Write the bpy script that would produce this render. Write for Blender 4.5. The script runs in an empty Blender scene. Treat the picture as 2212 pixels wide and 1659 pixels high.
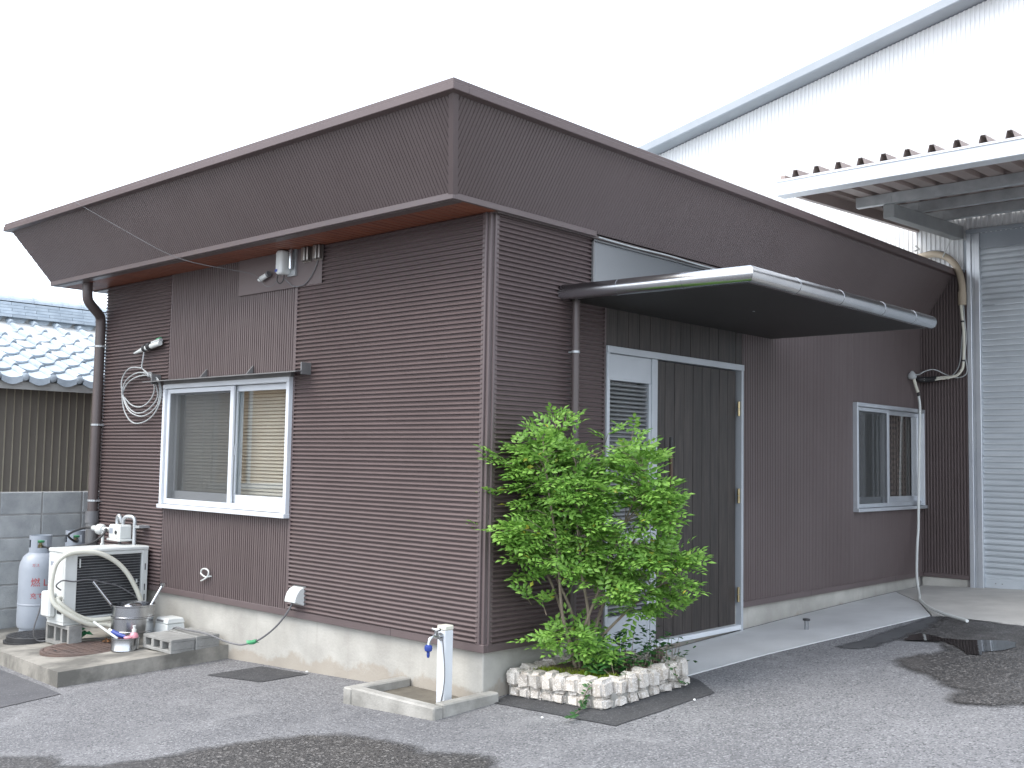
import bpy, bmesh, math, random
from mathutils import Vector, Matrix, Euler, noise
random.seed(7)
R = math.radians
scene = bpy.context.scene
C = scene.collection

# ------------------------------------------------------------------ camera
cam_d = bpy.data.cameras.new('camera')
cam = bpy.data.objects.new('camera', cam_d); C.objects.link(cam)
yaw, pitch, roll = R(42.6848), R(3.9855), R(-0.9968)
fwd = Vector((-math.sin(yaw)*math.cos(pitch), math.cos(yaw)*math.cos(pitch), math.sin(pitch)))
rt0 = Vector((math.cos(yaw), math.sin(yaw), 0)); up0 = rt0.cross(fwd)
rt = rt0*math.cos(roll) - up0*math.sin(roll); up = up0*math.cos(roll) + rt0*math.sin(roll)
m = Matrix((rt, up, -fwd)).transposed().to_4x4(); m.translation = (4.2357, -4.3922, 1.375)
cam.matrix_world = m
cam_d.sensor_width = 36.0; cam_d.lens = 2299.25/2212*36
cam_d.clip_start = 0.05; cam_d.clip_end = 2000
scene.camera = cam

# ------------------------------------------------------------------ sky, sun, exposure
SUN_EL, SUN_AZ = R(52), R(205)          # azimuth clockwise from +Y: the sun stands behind the camera, to the left
world = bpy.data.worlds.new('World'); scene.world = world; world.use_nodes = True
nt = world.node_tree; nt.nodes.clear()
wo = nt.nodes.new('ShaderNodeOutputWorld'); bg = nt.nodes.new('ShaderNodeBackground')
sky = nt.nodes.new('ShaderNodeTexSky'); sky.sky_type = 'NISHITA'; sky.sun_disc = False
sky.sun_elevation = SUN_EL; sky.sun_rotation = SUN_AZ
sky.air_density = 1.0; sky.dust_density = 3.0; sky.ozone_density = 1.0
veil = nt.nodes.new('ShaderNodeMix'); veil.data_type = 'RGBA'; veil.blend_type = 'MIX'
veil.inputs[0].default_value = 0.62                    # a thin even cloud layer over the whole sky
veil.inputs[7].default_value = (9.0, 9.6, 10.6, 1)
nt.links.new(sky.outputs[0], veil.inputs[6]); nt.links.new(veil.outputs[2], bg.inputs[0])
bg.inputs[1].default_value = 0.15
nt.links.new(bg.outputs[0], wo.inputs[0])
sun_d = bpy.data.lights.new('sun', 'SUN'); sun_d.energy = 1.1; sun_d.angle = R(40); sun_d.color = (1, 0.95, 0.87)
sun = bpy.data.objects.new('sun', sun_d); C.objects.link(sun)
sdir = Vector((math.sin(SUN_AZ)*math.cos(SUN_EL), math.cos(SUN_AZ)*math.cos(SUN_EL), math.sin(SUN_EL)))
sun.rotation_euler = sdir.to_track_quat('Z', 'Y').to_euler()
vs = scene.view_settings
vs.view_transform = 'Standard'; vs.look = 'None'; vs.gamma = 1.0; vs.use_curve_mapping = False
vs.exposure = 1.2
scene.display_settings.display_device = 'sRGB'
scene.render.engine = 'CYCLES'
cy = scene.cycles; cy.max_bounces = 7; cy.diffuse_bounces = 3; cy.glossy_bounces = 4; cy.transmission_bounces = 4; cy.transparent_max_bounces = 8

# ------------------------------------------------------------------ materials
M = {}
def mat(name, c1, c2=None, scale=8.0, rough=0.6, metal=0.0, bump=0.0, bscale=None, detail=6.0, spec=0.5,
        stretch=(1, 1, 1), piece=0.0, lo=0.35, hi=0.65, rough2=None, speck=None, extra=None):
    ma = bpy.data.materials.new(name); ma.use_nodes = True; M[name] = ma
    n = ma.node_tree.nodes; l = ma.node_tree.links; b = n['Principled BSDF']
    geo = n.new('ShaderNodeNewGeometry'); mp = n.new('ShaderNodeMapping'); mp.inputs['Scale'].default_value = stretch
    l.new(geo.outputs['Position'], mp.inputs[0]); vec = mp.outputs[0]
    oi = n.new('ShaderNodeObjectInfo')
    if piece:                                         # alike pieces do not share one grain
        ad = n.new('ShaderNodeVectorMath'); ad.operation = 'ADD'
        sc = n.new('ShaderNodeVectorMath'); sc.operation = 'SCALE'; sc.inputs[0].default_value = (7, 5, 9)
        l.new(oi.outputs['Random'], sc.inputs[3]); l.new(vec, ad.inputs[0]); l.new(sc.outputs[0], ad.inputs[1]); vec = ad.outputs[0]
    nz = n.new('ShaderNodeTexNoise'); nz.inputs['Scale'].default_value = scale; nz.inputs['Detail'].default_value = detail
    nz.inputs['Roughness'].default_value = 0.6
    l.new(vec, nz.inputs['Vector'])
    mr = n.new('ShaderNodeMapRange'); mr.inputs[1].default_value = lo; mr.inputs[2].default_value = hi
    l.new(nz.outputs[0], mr.inputs[0])
    mix = n.new('ShaderNodeMix'); mix.data_type = 'RGBA'
    mix.inputs[6].default_value = (*c1, 1); mix.inputs[7].default_value = (*(c2 or c1), 1)
    l.new(mr.outputs[0], mix.inputs[0]); col = mix.outputs[2]
    if speck:                                         # fine aggregate: (colour, scale, threshold)
        v = n.new('ShaderNodeTexVoronoi'); v.inputs['Scale'].default_value = speck[1]
        l.new(geo.outputs['Position'], v.inputs['Vector'])
        sx = n.new('ShaderNodeSeparateColor'); l.new(v.outputs['Color'], sx.inputs[0])
        gt = n.new('ShaderNodeMapRange'); gt.inputs[1].default_value = speck[2]; gt.inputs[2].default_value = min(1, speck[2]+0.25)
        l.new(sx.outputs[0], gt.inputs[0])
        m2 = n.new('ShaderNodeMix'); m2.data_type = 'RGBA'; m2.inputs[7].default_value = (*speck[0], 1)
        l.new(col, m2.inputs[6]); l.new(gt.outputs[0], m2.inputs[0]); col = m2.outputs[2]
        if len(speck) > 3:
            lt = n.new('ShaderNodeMapRange'); lt.inputs[1].default_value = speck[4]; lt.inputs[2].default_value = speck[4]-0.2
            l.new(sx.outputs[1], lt.inputs[0])
            m4 = n.new('ShaderNodeMix'); m4.data_type = 'RGBA'; m4.inputs[7].default_value = (*speck[3], 1)
            l.new(col, m4.inputs[6]); l.new(lt.outputs[0], m4.inputs[0]); col = m4.outputs[2]
    if piece:
        hs = n.new('ShaderNodeHueSaturation'); pr = n.new('ShaderNodeMapRange')
        pr.inputs[3].default_value = 1-piece; pr.inputs[4].default_value = 1+piece
        l.new(oi.outputs['Random'], pr.inputs[0]); l.new(pr.outputs[0], hs.inputs['Value']); l.new(col, hs.inputs['Color']); col = hs.outputs[0]
    l.new(col, b.inputs['Base Color'])
    b.inputs['Metallic'].default_value = metal; b.inputs['Specular IOR Level'].default_value = spec
    if rough2 is None: b.inputs['Roughness'].default_value = rough
    else:
        rr = n.new('ShaderNodeMapRange'); rr.inputs[3].default_value = rough; rr.inputs[4].default_value = rough2
        l.new(mr.outputs[0], rr.inputs[0]); l.new(rr.outputs[0], b.inputs['Roughness'])
    if bump:
        bn = n.new('ShaderNodeTexNoise'); bn.inputs['Scale'].default_value = bscale or scale*4; bn.inputs['Detail'].default_value = 5
        l.new(vec, bn.inputs['Vector']); bp = n.new('ShaderNodeBump'); bp.inputs['Strength'].default_value = bump
        bp.inputs['Distance'].default_value = 0.01
        l.new(bn.outputs[0], bp.inputs['Height']); l.new(bp.outputs[0], b.inputs['Normal'])
    if extra: extra(ma, n, l, b)
    return ma

BR = (0.112, 0.082, 0.080); BR2 = (0.096, 0.070, 0.068)
mat('brown_steel', BR, BR2, 1.3, 0.42, spec=0.45, bump=0.015, bscale=40)
mat('brown_trim', (0.120, 0.093, 0.092), (0.106, 0.082, 0.081), 2, 0.38, spec=0.5)
mat('brown_pipe', (0.10, 0.08, 0.077), (0.085, 0.068, 0.065), 3, 0.4)
mat('ribbed_brown', (0.122, 0.096, 0.094), (0.106, 0.082, 0.080), 1.1, 0.45, spec=0.45)
mat('soffit_wood', (0.26, 0.088, 0.048), (0.16, 0.054, 0.032), 5, 0.5, stretch=(6, 0.6, 1))
mat('dark_board', (0.052, 0.042, 0.037), (0.020, 0.017, 0.015), 7, 0.48, stretch=(8, 8, 0.5), piece=0.16, bump=0.08, bscale=30)
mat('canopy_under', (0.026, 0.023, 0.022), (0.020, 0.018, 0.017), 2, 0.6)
mat('white_alu', (0.66, 0.69, 0.72), (0.60, 0.63, 0.66), 2.5, 0.35)
mat('silver_alu', (0.60, 0.63, 0.66), (0.53, 0.56, 0.60), 3, 0.32, metal=0.55)
mat('door_alu', (0.47, 0.50, 0.53), (0.42, 0.45, 0.48), 2.5, 0.35, metal=0.2)
mat('stainless', (0.48, 0.49, 0.50), (0.42, 0.43, 0.45), 3, 0.18, metal=1.0, rough2=0.26)
mat('panel_steel', (0.34, 0.36, 0.38), (0.29, 0.31, 0.33), 0.6, 0.27, metal=0.9, lo=.2, hi=.8)
mat('galvanised', (0.50, 0.52, 0.53), (0.40, 0.42, 0.43), 9, 0.42, metal=0.55)
mat('grey_hood', (0.22, 0.22, 0.22), (0.17, 0.17, 0.17), 4, 0.42, metal=0.3)
mat('vent_steel', (0.30, 0.28, 0.26), (0.24, 0.22, 0.21), 6, 0.3, metal=0.9)
mat('louvre_grey', (0.23, 0.24, 0.245), (0.19, 0.198, 0.20), 4, 0.45)
mat('brass', (0.46, 0.38, 0.22), (0.36, 0.29, 0.16), 6, 0.35, metal=1.0)
mat('black_iron', (0.018, 0.018, 0.019), (0.028, 0.027, 0.026), 8, 0.45)
mat('handle_wood', (0.10, 0.055, 0.03), (0.06, 0.034, 0.02), 8, 0.45, stretch=(6, 6, 1))
mat('white_wall', (0.69, 0.70, 0.70), (0.63, 0.64, 0.64), 1.2, 0.45)
mat('grey_trim', (0.30, 0.33, 0.36), (0.26, 0.29, 0.32), 2, 0.45)
mat('slat_grey', (0.52, 0.56, 0.59), (0.46, 0.50, 0.53), 3, 0.42, metal=0.15, piece=0.04)
mat('steel_grey', (0.30, 0.31, 0.31), (0.24, 0.25, 0.25), 4, 0.5, metal=0.2)
mat('roof_pvc', (0.30, 0.24, 0.22), (0.26, 0.21, 0.19), 3, 0.45)
mat('tile', (0.48, 0.54, 0.585), (0.36, 0.415, 0.46), 7, 0.33, piece=0.13, rough2=0.45, bump=0.05, bscale=60)
mat('plaster', (0.55, 0.55, 0.53), (0.42, 0.42, 0.40), 5, 0.8)
mat('seam_strip', (0.34, 0.31, 0.24), (0.28, 0.25, 0.19), 3, 0.5)
mat('taupe_wall', (0.185, 0.165, 0.140), (0.155, 0.138, 0.117), 1.6, 0.5)
mat('block', (0.42, 0.435, 0.43), (0.26, 0.275, 0.28), 4.5, 0.92, piece=0.10, bump=0.4, bscale=90, lo=.3, hi=.7)
mat('mortar', (0.36, 0.36, 0.345), (0.25, 0.25, 0.245), 9, 0.95, bump=0.2, bscale=80)
mat('granite', (0.58, 0.55, 0.50), (0.40, 0.36, 0.31), 13, 0.85, piece=0.12, bump=0.5, bscale=55, speck=((0.70, 0.68, 0.65), 230, 0.70, (0.26, 0.24, 0.22), 0.16))
mat('soil', (0.075, 0.055, 0.036), (0.15, 0.115, 0.07), 22, 0.95, bump=0.6, bscale=60)
mat('bark', (0.27, 0.225, 0.17), (0.15, 0.12, 0.09), 18, 0.85, stretch=(1, 1, 0.35), bump=0.3, bscale=70)
mat('white_plastic', (0.64, 0.66, 0.64), (0.57, 0.59, 0.57), 4, 0.4)
mat('cream_plastic', (0.68, 0.67, 0.58), (0.60, 0.59, 0.50), 6, 0.5)
mat('tan_plastic', (0.44, 0.37, 0.28), (0.37, 0.31, 0.23), 6, 0.5)
mat('grey_cable', (0.46, 0.48, 0.48), (0.36, 0.38, 0.38), 8, 0.45)
mat('dark_cable', (0.16, 0.16, 0.165), (0.11, 0.11, 0.115), 8, 0.5)
mat('black_rubber', (0.022, 0.022, 0.024), (0.035, 0.035, 0.036), 9, 0.5)
mat('green_tape', (0.06, 0.33, 0.14), (0.04, 0.22, 0.10), 12, 0.45)
mat('blue_plastic', (0.03, 0.06, 0.30), (0.025, 0.05, 0.22), 8, 0.35)
mat('cylinder_grey', (0.33, 0.36, 0.40), (0.29, 0.32, 0.36), 5, 0.4)
mat('red_paint', (0.42, 0.05, 0.05), (0.36, 0.05, 0.05), 9, 0.5)
mat('coil_fins', (0.035, 0.037, 0.04), (0.055, 0.057, 0.06), 14, 0.5, metal=0.3)
mat('rusty_iron', (0.125, 0.085, 0.07), (0.085, 0.062, 0.055), 9, 0.8, bump=0.35, bscale=90)
mat('dry_leaf', (0.22, 0.10, 0.035), (0.13, 0.06, 0.02), 20, 0.8)
mat('pink_plastic', (0.72, 0.33, 0.38), (0.65, 0.27, 0.32), 6, 0.3)
mat('interior', (0.32, 0.31, 0.29), (0.26, 0.25, 0.24), 1, 0.8)
mat('blind', (0.60, 0.54, 0.46), (0.54, 0.48, 0.40), 3, 0.6)
mat('beige_lap', (0.70, 0.64, 0.55), (0.64, 0.58, 0.50), 1.5, 0.6)
mat('tan_curtain', (0.48, 0.32, 0.17), (0.36, 0.23, 0.12), 4, 0.8)
mat('sign_print', (0.22, 0.25, 0.30), (0.34, 0.36, 0.40), 90, 0.5)

# concrete: pale, with damp and dirty tide marks of their own shape
def stains(ma, n, l, b):
    geo = n.new('ShaderNodeNewGeometry'); sp = n.new('ShaderNodeSeparateXYZ'); l.new(geo.outputs['Position'], sp.inputs[0])
    nz = n.new('ShaderNodeTexNoise'); nz.inputs['Scale'].default_value = 2.6; nz.inputs['Detail'].default_value = 7; nz.inputs['Roughness'].default_value = .65
    l.new(geo.outputs['Position'], nz.inputs[0])
    a = n.new('ShaderNodeMath'); a.operation = 'MULTIPLY_ADD'; a.inputs[1].default_value = 0.42; l.new(nz.outputs[0], a.inputs[0])
    xs = n.new('ShaderNodeMath'); xs.operation = 'MULTIPLY'; xs.inputs[1].default_value = 0.045; l.new(sp.outputs[0], xs.inputs[0])
    l.new(xs.outputs[0], a.inputs[2])
    df = n.new('ShaderNodeMath'); df.operation = 'SUBTRACT'; l.new(a.outputs[0], df.inputs[0]); l.new(sp.outputs[2], df.inputs[1])
    mr = n.new('ShaderNodeMapRange'); mr.inputs[1].default_value = 0.115; mr.inputs[2].default_value = 0.15; l.new(df.outputs[0], mr.inputs[0])
    mr.inputs[4].default_value = 0.6
    m2 = n.new('ShaderNodeMix'); m2.data_type = 'RGBA'; m2.inputs[7].default_value = (0.30, 0.255, 0.20, 1)
    old = b.inputs['Base Color'].links[0].from_socket
    l.new(old, m2.inputs[6]); l.new(mr.outputs[0], m2.inputs[0])
    # thin vertical run marks
    mp = n.new('ShaderNodeMapping'); mp.inputs['Scale'].default_value = (9, 9, 0.5); l.new(geo.outputs['Position'], mp.inputs[0])
    n3 = n.new('ShaderNodeTexNoise'); n3.inputs['Scale'].default_value = 1.6; n3.inputs['Detail'].default_value = 4; l.new(mp.outputs[0], n3.inputs[0])
    r3 = n.new('ShaderNodeMapRange'); r3.inputs[1].default_value = .58; r3.inputs[2].default_value = .72; r3.inputs[4].default_value = .30; l.new(n3.outputs[0], r3.inputs[0])
    m3 = n.new('ShaderNodeMix'); m3.data_type = 'RGBA'; m3.inputs[7].default_value = (0.30, 0.28, 0.25, 1)
    l.new(m2.outputs[2], m3.inputs[6]); l.new(r3.outputs[0], m3.inputs[0]); l.new(m3.outputs[2], b.inputs['Base Color'])
mat('foundation_concrete', (0.46, 0.45, 0.41), (0.34, 0.33, 0.30), 3.0, 0.9, bump=0.2, bscale=60, extra=stains)
def weather(ma, n, l, b):
    # faint broad blotches and pale dusty drifts on the old asphalt
    geo = n.new('ShaderNodeNewGeometry'); old = b.inputs['Base Color'].links[0].from_socket
    for sc, lo, hi, c, amt in ((2.7, .52, .74, (0.30, 0.30, 0.30, 1), .45), (0.55, .48, .70, (0.10, 0.10, 0.106, 1), .40), (7.0, .60, .72, (0.085, 0.085, 0.09, 1), .30)):
        nz = n.new('ShaderNodeTexNoise'); nz.inputs['Scale'].default_value = sc; nz.inputs['Detail'].default_value = 8; nz.inputs['Roughness'].default_value = .68
        l.new(geo.outputs['Position'], nz.inputs[0])
        mr = n.new('ShaderNodeMapRange'); mr.inputs[1].default_value = lo; mr.inputs[2].default_value = hi; mr.inputs[4].default_value = amt; l.new(nz.outputs[0], mr.inputs[0])
        m2 = n.new('ShaderNodeMix'); m2.data_type = 'RGBA'; m2.inputs[7].default_value = c
        l.new(old, m2.inputs[6]); l.new(mr.outputs[0], m2.inputs[0]); old = m2.outputs[2]
    l.new(old, b.inputs['Base Color'])
def feather(ma, n, l, b):
    # the sheet thins out grain by grain towards its edge (attribute 'inner': 0 on the edge, 1 inside)
    at = n.new('ShaderNodeAttribute'); at.attribute_name = 'inner'; geo = n.new('ShaderNodeNewGeometry')
    n1 = n.new('ShaderNodeTexNoise'); n1.inputs['Scale'].default_value = 60; n1.inputs['Detail'].default_value = 3
    n2 = n.new('ShaderNodeTexNoise'); n2.inputs['Scale'].default_value = 7; n2.inputs['Detail'].default_value = 4
    l.new(geo.outputs['Position'], n1.inputs[0]); l.new(geo.outputs['Position'], n2.inputs[0])
    a = n.new('ShaderNodeMath'); a.operation = 'MULTIPLY_ADD'; a.inputs[1].default_value = .55; l.new(n1.outputs[0], a.inputs[0])
    a2 = n.new('ShaderNodeMath'); a2.operation = 'MULTIPLY'; a2.inputs[1].default_value = .75; l.new(n2.outputs[0], a2.inputs[0]); l.new(a2.outputs[0], a.inputs[2])
    s = n.new('ShaderNodeMath'); s.operation = 'SUBTRACT'; l.new(at.outputs['Fac'], s.inputs[0]); l.new(a.outputs[0], s.inputs[1])
    mr = n.new('ShaderNodeMapRange'); mr.inputs[1].default_value = -.56; mr.inputs[2].default_value = -.02; l.new(s.outputs[0], mr.inputs[0])
    t = n.new('ShaderNodeBsdfTransparent'); mx = n.new('ShaderNodeMixShader'); out = n['Material Output']
    l.new(mr.outputs[0], mx.inputs[0]); l.new(t.outputs[0], mx.inputs[1]); l.new(b.outputs[0], mx.inputs[2]); l.new(mx.outputs[0], out.inputs[0])
mat('kerb_concrete', (0.38, 0.37, 0.34), (0.22, 0.215, 0.195), 5, 0.92, bump=0.3, bscale=70)
mat('slab_concrete', (0.60, 0.61, 0.61), (0.45, 0.46, 0.46), 1.6, 0.8, bump=0.08, bscale=60, rough2=0.6, lo=.3, hi=.7)
mat('basin_silt', (0.16, 0.145, 0.115), (0.09, 0.08, 0.065), 5, 0.6, bump=0.3, bscale=40)
mat('hollow_concrete', (0.30, 0.30, 0.285), (0.20, 0.20, 0.19), 7, 0.93, bump=0.5, bscale=90)
mat('old_concrete', (0.31, 0.295, 0.26), (0.135, 0.13, 0.115), 3.2, 0.92, bump=0.35, bscale=50, lo=.38, hi=.6)
mat('brown_concrete', (0.50, 0.49, 0.46), (0.38, 0.37, 0.35), 2.2, 0.9, bump=0.15, bscale=60)
mat('asphalt', (0.190, 0.191, 0.197), (0.135, 0.136, 0.142), 0.9, 0.93, bump=0.55, bscale=150, lo=.32, hi=.68, speck=((0.285, 0.285, 0.29), 125, 0.70, (0.075, 0.076, 0.080), 0.30), extra=weather)
mat('new_asphalt', (0.040, 0.041, 0.044), (0.06, 0.06, 0.062), 6, 0.9, bump=0.8, bscale=130, speck=((0.10, 0.10, 0.105), 130, 0.8))
mat('old_patch', (0.075, 0.076, 0.082), (0.10, 0.10, 0.106), 3, 0.93, bump=0.5, bscale=120, speck=((0.15, 0.15, 0.155), 130, 0.85))
mat('wet_asphalt', (0.072, 0.068, 0.065), (0.045, 0.043, 0.042), 3, 0.32, bump=1.0, bscale=95, rough2=0.55, speck=((0.22, 0.21, 0.20), 105, 0.74, (0.018, 0.018, 0.018), 0.30), extra=feather)
mat('damp_asphalt', (0.085, 0.088, 0.092), (0.065, 0.067, 0.07), 4, 0.6, bump=0.3, bscale=110, extra=feather)
mat('water', (0.012, 0.012, 0.012), (0.02, 0.02, 0.02), 4, 0.02, spec=0.5, bump=0.02, bscale=30)

def leafmat(name, c1, c2, c3):
    ma = bpy.data.materials.new(name); ma.use_nodes = True; M[name] = ma
    n = ma.node_tree.nodes; l = ma.node_tree.links; b = n['Principled BSDF']; out = n['Material Output']
    g = n.new('ShaderNodeNewGeometry'); cr = n.new('ShaderNodeValToRGB')
    e = cr.color_ramp.elements; e[0].color = (*c1, 1); e[1].color = (*c2, 1); e[1].position = .985
    k = e.new(1.0); k.color = (*c3, 1)
    l.new(g.outputs['Random Per Island'], cr.inputs[0]); l.new(cr.outputs[0], b.inputs['Base Color'])
    b.inputs['Roughness'].default_value = .38; b.inputs['Specular IOR Level'].default_value = .45
    tr = n.new('ShaderNodeBsdfTranslucent'); l.new(cr.outputs[0], tr.inputs[0])
    mx = n.new('ShaderNodeMixShader'); mx.inputs[0].default_value = .36
    l.new(b.outputs[0], mx.inputs[1]); l.new(tr.outputs[0], mx.inputs[2]); l.new(mx.outputs[0], out.inputs[0])
leafmat('leaf', (0.12, 0.27, 0.045), (0.29, 0.51, 0.105), (0.52, 0.48, 0.07))
leafmat('dark_leaf', (0.028, 0.095, 0.025), (0.05, 0.15, 0.035), (0.09, 0.20, 0.04))
leafmat('moss_green', (0.17, 0.25, 0.02), (0.28, 0.36, 0.03), (0.35, 0.38, 0.08))

def glassmat(name, tint, f):
    ma = bpy.data.materials.new(name); ma.use_nodes = True; M[name] = ma
    n = ma.node_tree.nodes; l = ma.node_tree.links; n.remove(n['Principled BSDF']); out = n['Material Output']
    t = n.new('ShaderNodeBsdfTransparent'); t.inputs[0].default_value = (*tint, 1)
    g = n.new('ShaderNodeBsdfGlossy'); g.inputs['Roughness'].default_value = .004
    fr = n.new('ShaderNodeFresnel'); fr.inputs[0].default_value = 1.52
    mu = n.new('ShaderNodeMath'); mu.operation = 'MULTIPLY'; mu.inputs[1].default_value = f; mu.use_clamp = True; l.new(fr.outputs[0], mu.inputs[0])
    ge = n.new('ShaderNodeNewGeometry'); iv = n.new('ShaderNodeMath'); iv.operation = 'SUBTRACT'; iv.inputs[0].default_value = 1; l.new(ge.outputs['Backfacing'], iv.inputs[1])
    m3 = n.new('ShaderNodeMath'); m3.operation = 'MULTIPLY'; l.new(mu.outputs[0], m3.inputs[0]); l.new(iv.outputs[0], m3.inputs[1])   # one reflection per pane, none on leaving it
    mx = n.new('ShaderNodeMixShader'); l.new(m3.outputs[0], mx.inputs[0]); l.new(t.outputs[0], mx.inputs[1]); l.new(g.outputs[0], mx.inputs[2])
    l.new(mx.outputs[0], out.inputs[0])
glassmat('glass', (0.88, 0.9, 0.9), 3.0)
def screenmat():
    ma = bpy.data.materials.new('screen'); ma.use_nodes = True; M['screen'] = ma
    n = ma.node_tree.nodes; l = ma.node_tree.links; b = n['Principled BSDF']; out = n['Material Output']
    b.inputs['Base Color'].default_value = (0.075, 0.08, 0.08, 1); b.inputs['Roughness'].default_value = .7
    t = n.new('ShaderNodeBsdfTransparent'); mx = n.new('ShaderNodeMixShader'); mx.inputs[0].default_value = .34
    l.new(t.outputs[0], mx.inputs[1]); l.new(b.outputs[0], mx.inputs[2]); l.new(mx.outputs[0], out.inputs[0])
screenmat()
def checkmat():
    ma = bpy.data.materials.new('check_curtain'); ma.use_nodes = True; M['check_curtain'] = ma
    n = ma.node_tree.nodes; l = ma.node_tree.links; b = n['Principled BSDF']
    g = n.new('ShaderNodeNewGeometry'); ck = n.new('ShaderNodeTexChecker'); ck.inputs['Scale'].default_value = 36
    ck.inputs[1].default_value = (0.26, 0.20, 0.17, 1); ck.inputs[2].default_value = (0.13, 0.10, 0.09, 1)
    l.new(g.outputs['Position'], ck.inputs[0]); l.new(ck.outputs[0], b.inputs['Base Color']); b.inputs['Roughness'].default_value = .85
checkmat()

# ------------------------------------------------------------------ helpers
WL = {}                                               # world position of every parent
def put(o, parent):
    C.objects.link(o)
    if parent is not None:
        o.parent = parent; o.matrix_parent_inverse = Matrix.Translation(-WL[parent.name])
    WL[o.name] = o.location.copy()
    return o
def thing(name, label, cat, loc=(0, 0, 0), group=None):
    o = bpy.data.objects.new(name, None); o.location = loc; o.empty_display_size = .1
    put(o, None); return tag(o, label, cat, group)
def tag(o, label=None, cat=None, group=None, kind=None):
    if label: o['label'] = label
    if cat: o['category'] = cat
    if group: o['group'] = group
    if kind: o['kind'] = kind
    return o
class MB:
    def __init__(s): s.v = []; s.f = []
    def add(s, vs_, fs):
        k = len(s.v); s.v += [tuple(p) for p in vs_]; s.f += [tuple(i+k for i in f) for f in fs]; return s
    def box(s, x0, x1, y0, y1, z0, z1):
        if x0 > x1: x0, x1 = x1, x0
        if y0 > y1: y0, y1 = y1, y0
        if z0 > z1: z0, z1 = z1, z0
        return s.add([(x0,y0,z0),(x1,y0,z0),(x1,y1,z0),(x0,y1,z0),(x0,y0,z1),(x1,y0,z1),(x1,y1,z1),(x0,y1,z1)],
                     [(0,3,2,1),(4,5,6,7),(0,1,5,4),(1,2,6,5),(2,3,7,6),(3,0,4,7)])
    def hexa(s, p): return s.add(p, [(0,3,2,1),(4,5,6,7),(0,1,5,4),(1,2,6,5),(2,3,7,6),(3,0,4,7)])
    def tube(s, pts, r, n=8, cap=True):
        P = [Vector(p) for p in pts]; k = len(P)
        rr = r if isinstance(r, (list, tuple)) else [r]*k
        ref = None; rings = []
        for i in range(k):
            t = (P[min(i+1, k-1)]-P[max(i-1, 0)])
            if t.length < 1e-9: t = Vector((0, 0, 1))
            t.normalize()
            if ref is None: ref = t.orthogonal().normalized()
            ref = (ref - t*ref.dot(t))
            ref = ref.normalized() if ref.length > 1e-6 else t.orthogonal().normalized()
            b = t.cross(ref)
            rings.append([P[i]+(ref*math.cos(2*math.pi*j/n)+b*math.sin(2*math.pi*j/n))*rr[i] for j in range(n)])
        vs_ = [p for rg in rings for p in rg]; fs = []
        for i in range(k-1):
            for j in range(n): fs.append((i*n+j, i*n+(j+1) % n, (i+1)*n+(j+1) % n, (i+1)*n+j))
        if cap: fs += [tuple(range(n-1, -1, -1)), tuple((k-1)*n+j for j in range(n))]
        return s.add(vs_, fs)
    def lathe(s, c, prof, n=28, axis='z'):
        vs_ = []; fs = []
        for r, h in prof:
            for j in range(n):
                a = 2*math.pi*j/n; q = (r*math.cos(a), r*math.sin(a), h)
                if axis == 'y': q = (q[0], q[2], q[1])
                if axis == 'x': q = (q[2], q[0], q[1])
                vs_.append((c[0]+q[0], c[1]+q[1], c[2]+q[2]))
        k = len(prof)
        for i in range(k-1):
            for j in range(n): fs.append((i*n+j, i*n+(j+1) % n, (i+1)*n+(j+1) % n, (i+1)*n+j))
        if prof[0][0] > 1e-6: fs.append(tuple(range(n-1, -1, -1)))
        if prof[-1][0] > 1e-6: fs.append(tuple((k-1)*n+j for j in range(n)))
        return s.add(vs_, fs)
    def prism(s, poly, h):                            # poly: 3-D points of one face, h: extrusion vector
        k = len(poly); h = Vector(h); a = [Vector(p) for p in poly]; b = [p+h for p in a]
        fs = [tuple(range(k-1, -1, -1)), tuple(range(k, 2*k))] + [(i, (i+1) % k, k+(i+1) % k, k+i) for i in range(k)]
        return s.add(a+b, fs)
    def mesh(s, name):
        me = bpy.data.meshes.new(name); me.from_pydata(s.v, [], s.f); me.validate(); me.update(); return me
    def build(s, name, ma, parent=None, smooth=False, bevel=0.0, seg=1, kind=None, fix=True):
        me = s.mesh(name)
        if fix and len(s.f) < 20000:
            bm = bmesh.new(); bm.from_mesh(me); bmesh.ops.recalc_face_normals(bm, faces=bm.faces); bm.to_mesh(me); bm.free()
        me.materials.append(M[ma])
        if smooth:
            me.polygons.foreach_set('use_smooth', [True]*len(me.polygons))
            try: me.set_sharp_from_angle(angle=R(38))
            except Exception: pass
        o = bpy.data.objects.new(name, me); put(o, parent)
        if bevel:
            bv = o.modifiers.new('bevel', 'BEVEL'); bv.width = bevel; bv.segments = seg; bv.limit_method = 'ANGLE'; bv.angle_limit = R(40)
        if kind: o['kind'] = kind
        return o
def piece(name, me, loc, parent, rot=(0, 0, 0), scale=(1, 1, 1)):
    o = bpy.data.objects.new(name, me); o.location = loc; o.rotation_euler = rot; o.scale = scale
    return put(o, parent)
def part(name, ma, parent, *boxes, bevel=0.0, kind=None):
    b = MB()
    for q in boxes: b.box(*q)
    return b.build(name, ma, parent, bevel=bevel, kind=kind)
def smoothpath(pts, k=4):
    P = [Vector(p) for p in pts]; out = []
    for i in range(len(P)-1):
        p0 = P[max(i-1, 0)]; p1 = P[i]; p2 = P[i+1]; p3 = P[min(i+2, len(P)-1)]
        for j in range(k):
            t = j/k
            out.append(.5*((2*p1)+(p2-p0)*t+(2*p0-5*p1+4*p2-p3)*t*t+(3*p1-p0-3*p2+p3)*t**3))
    out.append(P[-1]); return out
def line(name, ma, parent, pts, r, n=7, k=4):
    return MB().tube(smoothpath(pts, k), r, n).build(name, ma, parent, smooth=True)
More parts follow.
